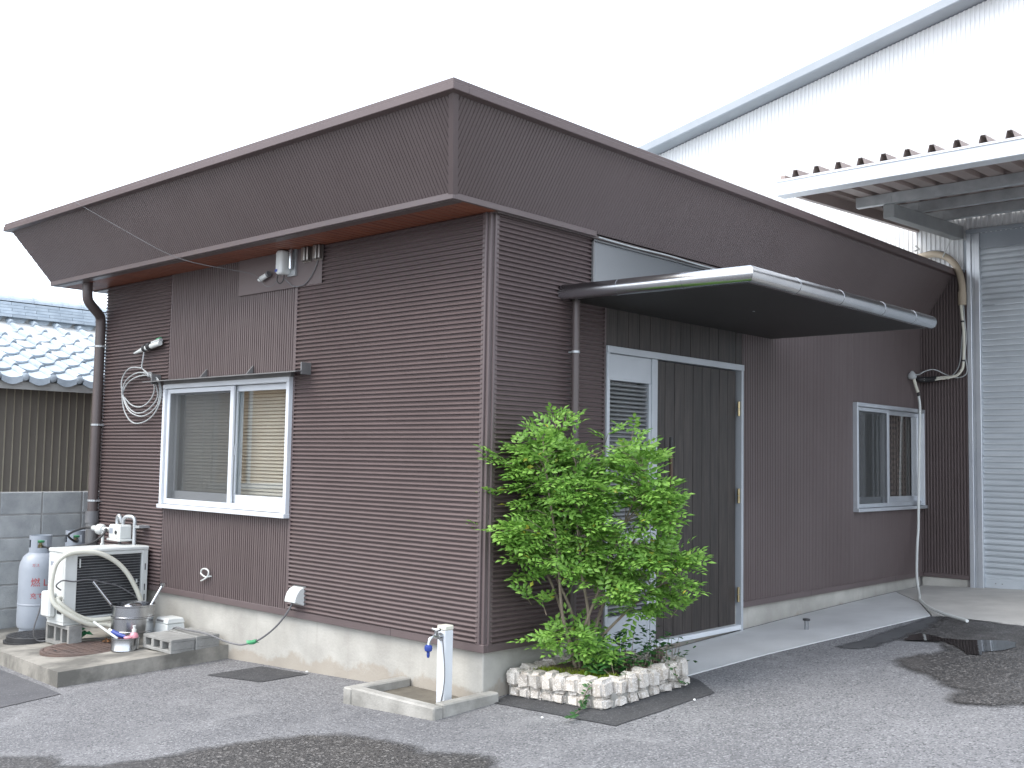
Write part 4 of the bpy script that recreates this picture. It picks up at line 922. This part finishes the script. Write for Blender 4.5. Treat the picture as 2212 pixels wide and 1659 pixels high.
MB().lathe((-4.33,-.18,.735), [(.014,-.04),(.022,-.03),(.022,.02),(.012,.04)], 12, 'x').build('inlet_nut', 'white_plastic', rg, smooth=True)
MB().tube([(-3.98,-.14,.655),(-3.98,-.14,.2)], .013, 8).build('drop_pipe', 'dark_cable', rg, smooth=True)
tag(line('gas_hose', 'black_rubber', None, [(-4.65,-.47,.575),(-4.54,-.45,.571),(-4.40,-.40,.582),(-4.298,-.357,.596),(-4.156,-.3,.626),(-4.08,-.267,.669),(-4.06,-.233,.715),(-4.09,-.20,.737),(-4.15,-.18,.737)], .010), 'black rubber hose from the lettered cylinder to the regulator', 'hose')
tag(line('gas_hose', 'black_rubber', None, [(-4.35,-.18,.735),(-4.44,-.20,.735),(-4.54,-.21,.715),(-4.70,-.20,.68),(-4.81,-.18,.645),(-4.86,-.13,.61),(-4.87,-.08,.585),(-4.90,-.05,.59),(-4.96,-.03,.60)], .010), 'black rubber hose curving to the cylinder behind the air conditioner', 'hose')

# air conditioner outdoor unit, its fins turned to the right
ac = thing('outdoor_unit', 'old white air conditioner outdoor unit with dark fins on concrete blocks', 'air conditioner', (-3.83,-.38,-.08))
X0, X1, Y0, Y1, Z0, Z1 = -3.965, -3.685, -.716, -.045, .085, .628
part('casing', 'white_plastic', ac, (X0,X1-.03,Y0,Y1,Z0,Z1-.03), (X1-.03,X1,Y0,Y0+.095,Z0,Z1-.03), (X1-.03,X1,Y1-.05,Y1,Z0,Z1-.03), (X1-.03,X1,Y0+.095,Y1-.05,Z0,Z0+.03), (X1-.03,X1,Y0+.095,Y1-.05,Z1-.055,Z1-.03), bevel=.004)
part('top_lid', 'white_plastic', ac, (X0-.006,X1+.006,Y0-.006,Y1+.006,Z1-.03,Z1), bevel=.008)
b = MB(); z = Z0+.032
while z < Z1-.058: b.box(X1-.0295,X1-.018,Y0+.096,Y1-.051,z,z+.0015); z += .021
b.build('fin_wires', 'galvanised', ac); part('fins', 'coil_fins', ac, (X1-.034,X1-.0285,Y0+.095,Y1-.05,Z0+.03,Z1-.055))
part('service_cover', 'white_plastic', ac, (X0+.01,X1-.12,Y0-.055,Y0-.001,Z0+.03,Z0+.22), bevel=.012)
part('service_opening', 'black_rubber', ac, (X1-.10,X1-.03,Y0-.004,Y0-.001,Z0+.06,Z0+.19))
part('data_plate', 'sign_print', ac, (X0+.04,X0+.10,Y0-.003,Y0-.0008,Z1-.13,Z1-.10)); part('fin_clip', 'white_plastic', ac, (X1-.02,X1-.010,Y0+.115,Y0+.125,Z1-.14,Z1-.075), (X1-.02,X1-.010,Y1-.09,Y1-.08,.34,.37))
for z in (.20,.28,.44): part('slot', 'black_rubber', ac, (X1+.0005,X1+.002,Y1-.028,Y1-.020,z,z+.05))
part('base_pan', 'white_plastic', ac, (X0+.005,X1-.005,Y0+.005,Y1-.005,Z0-.02,Z0-.0005))
for k_, (y, nm_) in enumerate(((-.64,'front'),(-.12,'rear'))):
    zb = az(-3.8, y)
    bk = MB(); bk.box(-4.02,-3.63,y-.05,y+.05,zb,zb+.03); bk.box(-4.02,-3.63,y-.05,y+.05,Z0-.05,Z0-.0205)
    for q in (-4.02,-3.88,-3.77,-3.66): bk.box(q,q+.03,y-.05,y+.05,zb+.0305,Z0-.0505)
    o = bk.build('support_block', 'hollow_concrete', None); tag(o, f'hollow concrete block carrying the {nm_} foot of the air conditioner', 'concrete block', 'blocks under the air conditioner')
hs = thing('duct_hose', 'white ribbed hose looped over the air conditioner fins', 'hose', (-3.6,-.5,-.05))
line('hose', 'cream_plastic', hs, [(-3.56,-.36,.03),(-3.60,-.42,.053),(-3.6,-.524,.062),(-3.6,-.634,.111),(-3.62,-.743,.181),(-3.65,-.798,.237),(-3.665,-.818,.306),(-3.67,-.822,.391),(-3.665,-.813,.475),(-3.655,-.795,.542),(-3.645,-.745,.59),(-3.64,-.675,.61),(-3.635,-.586,.611),(-3.63,-.494,.598),(-3.625,-.41,.563),(-3.62,-.323,.504),(-3.615,-.253,.429),(-3.61,-.201,.345),(-3.605,-.159,.261),(-3.60,-.12,.15),(-3.60,-.10,.02)], .0185, 12)
line('hose', 'cream_plastic', hs, [(-3.70,-.735,.27),(-3.66,-.775,.265),(-3.64,-.745,.225),(-3.63,-.694,.182),(-3.63,-.621,.132),(-3.63,-.53,.098),(-3.62,-.438,.093),(-3.60,-.37,.10)], .0175, 12)
tag(line('thin_cord', 'dark_cable', None, [(-3.70,-.735,.33),(-3.66,-.79,.367),(-3.652,-.765,.399),(-3.65,-.731,.405),(-3.65,-.659,.392),(-3.65,-.588,.4),(-3.65,-.515,.394),(-3.65,-.422,.366),(-3.65,-.327,.341),(-3.65,-.23,.289),(-3.64,-.13,.218)], .0055), 'thin grey cord lying across the air conditioner fins', 'cord')
gcord = thing('taped_cord', 'thin grey cord with green taped joint on the apron', 'cord', (-4.0,-.55,-.09))
line('cord', 'dark_cable', gcord, [(-3.97,-.735,.30),(-3.99,-.76,.15),(-4.03,-.78,.0),(-4.05,-.74,-.085),(-4.0,-.66,-.088),(-3.92,-.58,-.082),(-3.84,-.50,-.077),(-3.78,-.42,-.07),(-3.66,-.37,-.064),(-3.55,-.30,-.06)], .0055)
line('green_joint', 'green_tape', gcord, [(-3.72,-.62,-.05),(-3.76,-.575,-.055),(-3.82,-.515,-.05),(-3.85,-.46,-.03)], .019, 8)
MB().add([(-3.80,-.50,-.03),(-3.76,-.47,-.005),(-3.75,-.44,-.04),(-3.82,-.52,-.02),(-3.86,-.50,.02),(-3.84,-.46,.0)], [(0,1,2),(3,4,5)]).build('tape_tail', 'green_tape', gcord)

def manhole(x, y, r_, label, ma, raised):
    z = az(x, y); t = thing('manhole_cover', label, 'manhole cover', (x, y, z))
    MB().lathe((x,y,z), [(r_*1.07,-.02),(r_*1.07,.006),(r_,.008),(r_,.004)], 40).build('rim', ma, t, smooth=True)
    MB().lathe((x,y,z), [(r_*.975,-.01),(r_*.975,.012+raised),(r_*.95,.016+raised),(0,.018+raised)], 40).build('lid', ma, t, smooth=True)
    b = MB()
    for i in range(-4, 5):
        for j in range(-4, 5):
            q = (i*r_*.2+(j % 2)*r_*.1, j*r_*.2)
            if math.hypot(*q) < r_*.85: b.box(x+q[0]-.016,x+q[0]+.016,y+q[1]-.016,y+q[1]+.016,z+.014+raised,z+.0195+raised)
    tag(b.build('tread_pattern', ma, t), kind='stuff')
    part('lift_slot', 'black_rubber', t, (x-.02,x+.02,y-r_*.8,y-r_*.8+.012,z+.015+raised,z+.0205+raised), (x-.02,x+.02,y+r_*.7,y+r_*.7+.012,z+.015+raised,z+.0205+raised))
manhole(-3.43, -.66, .285, 'round rusty iron manhole cover on the apron', 'rusty_iron', 0)
manhole(-4.27, -.66, .215, 'round black plastic inspection cover beside the lettered gas cylinder', 'black_rubber', .03)

pt = thing('steel_pot', 'large stainless pot holding two ladles beside the air conditioner', 'pot', (-3.36,-.33,-.07))
zp = az(-3.36,-.33)
MB().lathe((-3.36,-.33,zp), [(.146,0),(.153,.006),(.153,.09),(.157,.094),(.157,.102),(.153,.106),(.153,.195),(.158,.200),(.158,.208),(.153,.212),(.153,.28),(.159,.285),(.159,.294),(.148,.294),(.148,.02),(0,.015)], 40).build('body', 'stainless', pt, smooth=True)
for (hx, hy, tx, ty, tz) in ((-3.42,-.40,-3.51,-.58,.40),(-3.30,-.27,-3.285,-.135,.365)):
    l_ = thing('ladle', 'steel ladle leaning left out of the large pot' if tx < -3.4 else 'steel ladle leaning right out of the large pot', 'ladle', (hx, hy, zp+.2))
    MB().tube([(hx,hy,zp+.20),(tx,ty,tz)], .011, 10).build('handle', 'stainless', l_, smooth=True)
    MB().lathe((hx,hy,zp+.16), [(.0,.0),(.03,.006),(.05,.025),(.058,.05),(.055,.05),(.047,.027),(.028,.01),(0,.005)], 18).build('bowl', 'stainless', l_, smooth=True)
MB().lathe((-3.285,-.135,.365), [(.011,-.02),(.022,.0),(.024,.012),(.018,.014)], 12).build('funnel_end', 'stainless', l_, smooth=True)
tag(MB().lathe((-3.36,-.34,zp+.245), [(.0,.065),(.04,.06),(.07,.045),(.088,.02),(.09,.0),(.084,.0),(.06,.03),(0,.05)], 24).build('steel_bowl', 'stainless', None, smooth=True), 'upturned steel bowl lying inside the large pot', 'bowl')
p2 = thing('small_pot', 'small stainless pot with soap things in front of the large pot', 'pot', (-3.10,-.52,-.06))
zq = az(-3.10,-.52)
MB().lathe((-3.10,-.52,zq), [(.092,0),(.098,.005),(.098,.012),(.096,.016),(.096,.085),(.100,.088),(.100,.096),(.092,.096),(.092,.012),(0,.010)], 36).build('body', 'stainless', p2, smooth=True)
sb = thing('soap_bottle', 'pink soap bottle with white pump cap in the small pot', 'bottle', (-3.07,-.47,zq+.02))
MB().lathe((-3.07,-.47,zq+.05), [(.028,0),(.032,.004),(.032,.05),(.026,.068),(.014,.078)], 18).build('bottle', 'pink_plastic', sb, smooth=True)
MB().lathe((-3.07,-.47,zq+.128), [(.016,0),(.016,.022),(.010,.024),(.010,.038),(.012,.04),(.012,.048)], 12).build('cap', 'white_plastic', sb, smooth=True)
tb = thing('toothpaste_tube', 'blue and white tube lying across the small pot', 'tube', (-3.13,-.56,zq+.1))
MB().tube([(-3.19,-.60,zq+.145),(-3.165,-.59,zq+.135)], .012, 10).build('cap', 'white_plastic', tb, smooth=True)
MB().tube([(-3.165,-.59,zq+.135),(-3.12,-.565,zq+.115),(-3.06,-.54,zq+.102)], [.016,.018,.012], 10).build('tube', 'blue_plastic', tb, smooth=True)
tag(MB().tube([(-3.27,-.68,zq+.20),(-3.10,-.58,zq+.09)], .009, 8).build('brush_stick', 'white_plastic', None, smooth=True), 'white stick leaning out of the small pot', 'stick')
tag(MB().lathe((-3.045,-.53,zq+.085), [(.0,0),(.025,.003),(.03,.015),(.02,.024),(0,.026)], 12).build('soap_bar', 'pink_plastic', None, smooth=True), 'pink soap bar in the small pot', 'soap')

wb = thing('white_box', 'small white plastic box with sloping sides against the foundation', 'box', (-3.20,-.10,-.05))
zw = az(-3.2,-.1)
b = MB(); b.hexa([(-3.31,-.20,zw+.008),(-3.09,-.20,zw+.008),(-3.09,-.03,zw+.008),(-3.31,-.03,zw+.008),(-3.285,-.185,zw+.135),(-3.115,-.185,zw+.135),(-3.115,-.04,zw+.135),(-3.285,-.04,zw+.135)])
b.build('body', 'white_plastic', wb, bevel=.006)
b = MB(); b.hexa([(-3.29,-.19,zw+.136),(-3.11,-.19,zw+.136),(-3.11,-.035,zw+.136),(-3.29,-.035,zw+.136),(-3.28,-.175,zw+.175),(-3.12,-.175,zw+.175),(-3.12,-.045,zw+.175),(-3.28,-.045,zw+.175)])
b.build('lid', 'white_plastic', wb, bevel=.006)
part('handle_slot', 'grey_hood', wb, (-3.26,-3.17,-.1895,-.1835,zw+.148,zw+.162)); part('label_plate', 'sign_print', wb, (-3.27,-3.17,-.2005,-.1975,zw+.025,zw+.058))
for q in (-3.29, -3.11): part('foot', 'white_plastic', wb, (q-.03,q+.03,-.21,-.02,zw-.002,zw+.0075))
part('cord_stub', 'black_rubber', wb, (-3.33,-3.305,-.15,-.10,zw+.0,zw+.02))

def hollow(x0, y0, z0, lb):
    t = thing('hollow_block', lb, 'concrete block', (x0+.195, y0+.095, z0), 'hollow blocks lying on the apron')
    b = MB(); h = .098; ys = (y0, y0+.188)
    b.box(x0,x0+.39,*ys,z0,z0+.022); b.box(x0,x0+.39,*ys,z0+h-.022,z0+h)
    for q in (0,.115,.235,.355): b.box(x0+q,x0+q+.035,*ys,z0+.0222,z0+h-.0222)
    b.build('web', 'hollow_concrete', t, bevel=.003); b = MB().box(x0+.036,x0+.354,y0+.10,y0+.108,z0+.0224,z0+h-.0224); b.build('core_back', 'black_rubber', t)
hollow(-3.02, -.425, az(-2.8,-.3), 'hollow concrete block with three open holes facing the yard')
hollow(-3.01, -.232, az(-2.8,-.2)+.002, 'hollow concrete block lying against the foundation behind the open one')
b = MB(); random.seed(5)
for i in range(26):
    c = Vector((-3.50+random.gauss(0,.05), -.42+random.gauss(0,.035), 0)); c.z = az(c.x, c.y)+.014+random.random()*.015
    a = random.random()*6.3; d = Vector((math.cos(a), math.sin(a), random.uniform(-.2,.4)))*random.uniform(.015,.035); e = Vector((-d.y, d.x, random.uniform(-.01,.01)))*.45
    b.add([c-d, c+e, c+d, c-e], [(0,1,2,3)])
tag(b.build('dead_leaves', 'dry_leaf', None), 'little heap of dry brown leaves behind the rusty cover', 'leaves', kind='stuff')

# ------------------------------------------------------------------ tap, basin, planter
bs = thing('tap_basin', 'low concrete kerb basin under the water tap at the building corner', 'basin', (-.3,-.22,-.05))
def kerb(x0, x1, y0, y1, z0, z1, nm_='kerb'): part(nm_, 'kerb_concrete', bs, (x0,x1,y0,y1,z0,z1), bevel=.008)
kerb(-.69,-.615,-.445,.015,-.25,.045); kerb(-.6145,.075,-.445,-.375,-.25,.052); kerb(.005,.075,-.3745,.06,-.25,.060)
part('basin_floor', 'basin_silt', bs, (-.6145,.0045,-.3745,.018,-.25,-.004)); 
tp = thing('tap_post', 'square white water post with a blue-ended tap', 'water tap', (-.14,-.165,-.03))
part('post', 'white_alu', tp, (-.172,-.108,-.197,-.133,-.03,.405), bevel=.003); part('cap', 'cream_plastic', tp, (-.175,-.105,-.200,-.130,.4052,.432), bevel=.006)
MB().tube([(-.14,-.197,.372),(-.14,-.225,.372)], .010, 12).tube([(-.14,-.197,.372),(-.14,-.2035,.372)], .022, 14).tube([(-.14,-.222,.365),(-.14,-.235,.385),(-.14,-.235,.405)], .012, 12).tube(smoothpath([(-.14,-.228,.372),(-.14,-.262,.378),(-.14,-.285,.362),(-.14,-.292,.335)]), .010, 12).build('tap_body', 'stainless', tp, smooth=True)
MB().tube([(-.165,-.240,.415),(-.140,-.235,.412),(-.115,-.230,.415)], [.008,.009,.008], 10).build('tap_lever', 'stainless', tp, smooth=True)
MB().lathe((-.14,-.293,.278), [(.006,-.012),(.009,0),(.009,.018),(.020,.026),(.023,.038),(.021,.052),(.013,.058)], 16).build('hose_adapter', 'blue_plastic', tp, smooth=True)
line('string', 'dark_cable', tp, [(-.127,-.199,.36),(-.115,-.201,.30),(-.104,-.199,.2),(-.107,-.200,.1),(-.135,-.202,-.02)], .003, 5)

pl = thing('stone_planter', 'rectangular planter of pale split granite stones beside the entrance', 'planter', (.36,.56,.03))
def stone(seed, w, d, h):
    rnd = random.Random(seed); bm = bmesh.new(); bmesh.ops.create_cube(bm, size=1.0)
    bmesh.ops.bevel(bm, geom=bm.edges[:], offset=.17, segments=3, affect='EDGES')
    for v in bm.verts:
        q = noise.noise_vector(v.co*2.4+Vector((seed*3.1, 0, 0)))*.15+noise.noise_vector(v.co*6+Vector((seed*1.7, 4, 0)))*.04
        v.co = Vector(((v.co.x+q.x)*w, (v.co.y+q.y)*d, (v.co.z+q.z)*h))
    me = bpy.data.meshes.new('split_stone'); bm.to_mesh(me); bm.free(); me.materials.append(M['granite']); return me
tops = [stone(i, .090, .11, .100) for i in range(9)]; lows = [stone(20+i, .092, .095, .056) for i in range(6)]
def course(p, q, n, faceout):
    p, q = Vector(p), Vector(q); rz_ = math.atan2((q-p).y, (q-p).x)
    for i in range(n):
        c = p.lerp(q, (i+.5)/n); zg = gz(c.x, c.y); e = p.lerp(q, min(1,(i+.5+random.uniform(-.18,.3))/n))
        piece('split_stone', random.choice(lows), (e.x+faceout[0]*-.002, e.y+faceout[1]*-.002, zg+.030), pl, (0,0,rz_+random.choice((0,math.pi))), (random.uniform(.82,1.0),1,random.uniform(.85,1)))
        piece('split_stone', random.choice(tops), (c.x+random.uniform(-.003,.003), c.y+random.uniform(-.003,.003), zg+.104+random.uniform(-.005,.005)), pl, (random.uniform(-.04,.04),random.uniform(-.04,.04),rz_+random.choice((0,math.pi))), (random.uniform(.86,1.0),random.uniform(.92,1.05),random.uniform(.92,1.08)))
course((.0,.235),(.715,.235),8,(0,-1)); course((.685,.29),(.70,.955),7,(1,0)); course((.035,.92),(.64,.93),7,(0,1)); course((.055,.285),(.055,.88),6,(-1,0))
part('stone_mortar', 'kerb_concrete', pl, (.01,.69,.212,.26,.0,.105), (.665,.712,.26,.94,.02,.125), (.02,.665,.905,.945,.02,.12), (.03,.075,.26,.905,.0,.11))
b = MB(); n = 16
for j in range(n+1):
    for i in range(n+1):
        x = .09+.56*i/n; y = .275+.625*j/n; b.v.append((x, y, gz(x,y)+.128+.02*noise.noise((x*7,y*7,0))+.03*math.exp(-((x-.37)**2+(y-.45)**2)/.02)))
b.f = [(j*(n+1)+i, j*(n+1)+i+1, (j+1)*(n+1)+i+1, (j+1)*(n+1)+i) for j in range(n) for i in range(n)]
b.build('soil', 'soil', pl, smooth=True)
tag(part('stump', 'rusty_iron', None, (.53,.60,.86,.94,.15,.265), bevel=.02), 'short dark stump at the far corner of the planter', 'stump')
st_ = thing('drain_stub', 'short steel pipe stub with black cap standing in the slab', 'pipe stub', (.415,3.04,.15))
MB().tube([(.415,3.04,.13),(.415,3.04,.205)], .017, 14).build('pipe', 'stainless', st_, smooth=True); MB().tube([(.415,3.04,.203),(.415,3.04,.217)], .027, 16).build('cap', 'black_rubber', st_, smooth=True)
b = MB(); random.seed(11)
for x, y in ((.55,-.12),(1.0,.62),(-1.6,-.02)):
    z = gz(x, y)+.012; s = random.uniform(.006,.010); b.lathe((x,y,z), [(0,-.004),(s,.0),(s*.7,.006),(0,.008)], 7)
tag(b.build('litter', 'white_plastic', None), 'scattered white scraps lying on the asphalt', 'litter', kind='stuff')
# ------------------------------------------------------------------ the shrub tree and the low plants
random.seed(21)
TC = Vector((.36,.46,0)); TA = Vector((.735,.678,0)); TD = Vector((-.678,.735,0))
CR = [(-.28,1.57),(-.18,1.61),(-.11,1.6),(-.06,1.54),(.06,1.46),(.11,1.5),(.21,1.48),(.28,1.52),(.3,1.46),(.42,1.4),(.36,1.31),(.47,1.23),(.57,1.14),(.55,1.03),(.47,.96),(.63,.79),(.61,.66),(.55,.55),(.42,.48),(.33,.46),(.20,.54),(.08,.64),(-.06,.71),(-.22,.70),(-.36,.66),(-.44,.75),(-.52,.83),(-.58,.97),(-.47,1.03),(-.42,1.13),(-.51,1.21),(-.55,1.39),(-.45,1.44),(-.34,1.44)]
SK = [(-.29,.36),(-.14,.46),(.1,.44),(.37,.42),(.47,.3),(.45,.17),(.18,.14),(0,.24),(-.16,.29)]
ST = [[(-.04,.13),(-.07,.29),(-.13,.48),(-.17,.87),(-.25,1.35)],[(-.03,.13),(-.1,.4),(-.22,.71),(-.41,.95)],[(-.02,.13),(-.02,.35),(.1,.69),(.33,1.31)],[(0,.13),(.02,.48),(-.04,.82),(-.07,1.35)],[(0,.13),(.07,.32),(.31,.56),(.55,.73)],[(-.01,.13),(.1,.51),(.28,.88),(.47,1.12)],[(-.03,.13),(-.06,.45),(-.2,.77),(-.42,1.32)]]
def inside(p, poly):
    c = False; j = len(poly)-1
    for i in range(len(poly)):
        a, b_ = poly[i], poly[j]
        if (a[1] > p[1]) != (b_[1] > p[1]) and p[0] < (b_[0]-a[0])*(p[1]-a[1])/(b_[1]-a[1])+a[0]: c = not c
        j = i
    return c
def world(s, d, z): return TC+TA*s+TD*d+Vector((0,0,z))
tr = thing('shrub_tree', 'multi-stemmed green shrub tree growing in the stone planter', 'tree', (.36,.46,.15))
stems = []
for i, s in enumerate(ST):
    dd = random.uniform(-.22,.22); m_ = len(s)-1
    P = smoothpath([world(q[0], dd*(k/m_)**1.2+random.uniform(-.01,.01), q[1]) for k, q in enumerate(s)], 6)
    n = len(P); stems.append(P)
    MB().tube(P, [.0125*(1-.72*k/(n-1)) if i else .015*(1-.72*k/(n-1)) for k in range(n)], 8).build('stem', 'bark', tr, smooth=True)
allp = [p for P in stems for p in P[6:]]
lv = MB(); tw = MB()
def leaflet(b, base, d, side, L, W, droop, nrm):
    mid = base+d*(L*.5)+nrm*(L*.06); tip = base+d*L-nrm*(L*droop)
    b.add([base, mid+side*W-nrm*(W*.35), tip, mid-side*W-nrm*(W*.35), mid], [(0,4,1),(1,4,2),(0,3,4),(3,2,4)])
def compound(b, base, d, nrm, L, np_, s=1.0):
    d = d.normalized(); side = d.cross(nrm).normalized(); nrm = side.cross(d).normalized()
    w = .043*s; prev = base
    for k in range(np_):
        t = (k+1.0)/(np_+.6); p = base+d*(L*t)-nrm*(L*.22*t*t)
        for sg in (-1, 1):
            dd = (d*.55+side*sg*.85).normalized(); l_ = w*random.uniform(.85,1.15)*(1.12-.25*abs(t-.5))
            n2 = (nrm+side*sg*random.uniform(-.1,.45)+Vector((random.uniform(-.25,.25),random.uniform(-.25,.25),0))).normalized()
            leaflet(b, p, dd, dd.cross(n2).normalized(), l_, l_*.25, random.uniform(.05,.25), n2)
    p = base+d*L-nrm*(L*.22); leaflet(b, p, d, side, w*1.2, w*.27, .2, nrm)
    return p
CR = [(-.03+(s+.03)*.9, z) for s, z in CR]
tips = 0; tries = 0
def clump(s, z): return noise.noise(Vector((s*5.0, z*5.0, 3.7)))
def grow(poly, count, dmin, dmax, mat_b, Lr=(.095,.145)):
    global tw
    got = 0; xs = [p[0] for p in poly]; zs = [p[1] for p in poly]
    while got < count:
        s = random.uniform(min(xs), max(xs)); z = random.uniform(min(zs), max(zs))
        if not inside((s, z), poly): continue
        if random.random() < .85 and clump(s, z) < -.04: continue
        d = random.triangular(dmin, dmax, (dmin+dmax)/2)
        tip = world(s, d, z)
        if tip.x < .05: tip.x = random.uniform(.05,.16)
        got += 1
        # nearest stem point below the tip carries the twig
        q = min(random.sample(allp, 60), key=lambda p: (p-tip).length+max(0, p.z-tip.z)*1.5)
        v = tip-q; L = v.length
        if L > .34: q = tip-v*(.34/L); v = tip-q
        midp = q.lerp(tip, .55)+Vector((0,0,.025))
        if random.random() < .5: tw.tube([q, midp, tip], [.0024,.0018,.0011], 4, False)
        out = Vector((v.x, v.y, v.z*.4)); out = out.normalized() if out.length > 1e-4 else TA.copy()
        for k in range(random.randint(2, 4)):
            a = random.uniform(0, 6.283); e = Vector((math.cos(a), math.sin(a), random.uniform(-.25,.55)))
            dd = (out*.7+e*.9).normalized(); base = midp.lerp(tip, random.uniform(.3,1))
            nrm = (Vector((0,0,1))+Vector((random.uniform(-.5,.5),random.uniform(-.5,.5),0))-TD*.35).normalized()
            compound(mat_b, base, dd, nrm, random.uniform(*Lr), random.choice((3,3,4,4)), random.uniform(.85,1.15))
grow(CR, 600, -.30, .24, lv)
grow([(.2,.56),(.38,.62),(.58,.66),(.62,.80),(.45,.92),(.25,.80)], 50, -.25, .15, lv)
grow([(-.29,.36),(-.14,.42),(.08,.40),(.16,.34),(.1,.26),(-.05,.24),(-.16,.28)], 40, -.22, .16, lv)
# upright shoots that break the outline
for s, z in ((-.2,1.62),(-.13,1.62),(.27,1.55),(.12,1.53),(-.53,1.40),(-.55,1.18),(-.6,.98),(.53,1.14),(.48,1.23),(.62,.80),(.60,.66),(.55,.55),(.40,1.40),(-.42,1.46),(-.34,.60),(-.25,.57)):
    base = world(s*.9, random.uniform(-.15,.1), z-.07); tip = world(s, random.uniform(-.15,.1), z)
    tw.tube([base, tip], [.0028,.0012], 4, False)
    for k in range(4):
        a = random.uniform(0,6.28); compound(lv, base.lerp(tip, .4+.2*k), Vector((math.cos(a),math.sin(a),.5))+(tip-base).normalized()*.5, Vector((0,0,1))-TD*.3, random.uniform(.07,.11), 3)
tag(lv.build('foliage', 'leaf', tr, fix=False), kind='stuff'); tag(tw.build('twigs', 'bark', tr, fix=False), kind='stuff')

gp = thing('ground_plants', 'low dark green plants filling the right half of the planter', 'plant', (.5,.75,.15))
gl = MB(); gs = MB()
def broad(b, base, d, nrm, L):
    d = d.normalized(); side = d.cross(nrm).normalized(); nrm = side.cross(d).normalized()
    leaflet(b, base, d, side, L, L*.30, random.uniform(0,.25), nrm)
for i in range(430):
    x = random.uniform(.30,.72); y = random.uniform(.36,.98); z0 = gz(x, y)+.12
    h = random.uniform(.0,.24)*(1-.5*abs(x-.5)/.25)
    p = Vector((x+random.gauss(0,.03), y+random.gauss(0,.05), z0+h)); a = random.uniform(0,6.28)
    if i % 6 == 0: gs.tube([(x,y,z0-.02), tuple(p)], [.0025,.0015], 4, False)
    broad(gl, p, Vector((math.cos(a),math.sin(a),random.uniform(-.3,.5))), Vector((random.uniform(-.4,.4),random.uniform(-.4,.4),1)), random.uniform(.028,.055))
for i in range(34):                                     # large basal leaves near the stems
    a = random.uniform(0,6.28); p = Vector((random.uniform(.42,.62), random.uniform(.30,.5), 0)); p.z = gz(p.x,p.y)+random.uniform(.13,.2)
    broad(gl, p, Vector((math.cos(a),math.sin(a),random.uniform(0,.5))), Vector((random.uniform(-.3,.3),random.uniform(-.3,.3),1)), random.uniform(.06,.09))
tag(gl.build('foliage', 'dark_leaf', gp, fix=False), kind='stuff'); tag(gs.build('plant_stems', 'bark', gp, fix=False), kind='stuff')
vn = thing('trailing_vine', 'leafy vine trailing over the front stones onto the asphalt', 'vine', (.62,.15,.1))
vp = [(.60,.28,.17),(.615,.20,.165),(.60,.178,.12),(.585,.172,.075),(.60,.15,.053),(.645,.05,.047),(.70,-.06,.048),(.72,-.10,.05)]
line('stem', 'bark', vn, vp, .0025, 5); b = MB(); P = smoothpath(vp, 5)
for k, p in enumerate(P):
    a = random.uniform(0,6.28); broad(b, p+Vector((0,0,.006)), Vector((math.cos(a),math.sin(a),random.uniform(.1,.5))), Vector((.3,-.5,.8)), random.uniform(.026,.042))
b.build('leaves', 'dark_leaf', vn, fix=False)
vn = thing('trailing_vine', 'short leafy vine hanging over the right-hand stones', 'vine', (.76,.8,.1))
vp = [(.60,.80,.22),(.68,.80,.215),(.745,.795,.20),(.762,.80,.15),(.765,.83,.11),(.77,.90,.10)]
line('stem', 'bark', vn, vp, .0025, 5); b = MB(); P = smoothpath(vp, 4)
for k, p in enumerate(P):
    a = random.uniform(0,6.28); broad(b, p, Vector((math.cos(a),math.sin(a),random.uniform(0,.5))), Vector((.6,-.3,.8)), random.uniform(.026,.042))
b.build('leaves', 'dark_leaf', vn, fix=False)
mo = MB()
for i in range(2600):
    x = random.gauss(.42,.14); y = random.gauss(.33,.06)
    if not (.09 < x < .64 and .272 < y < .42): continue
    z = gz(x, y)+.126+.02*noise.noise((x*7,y*7,0)); a = random.uniform(0,6.28); h = random.uniform(.012,.035)
    d = Vector((math.cos(a),math.sin(a),0))*.005; p = Vector((x,y,z))
    mo.add([p-d, p+d, p+Vector((random.gauss(0,.008),random.gauss(0,.008),h))], [(0,1,2)])
tag(mo.build('moss', 'moss_green', None, fix=False), 'bright yellow-green moss along the front of the planter soil', 'moss', kind='stuff')
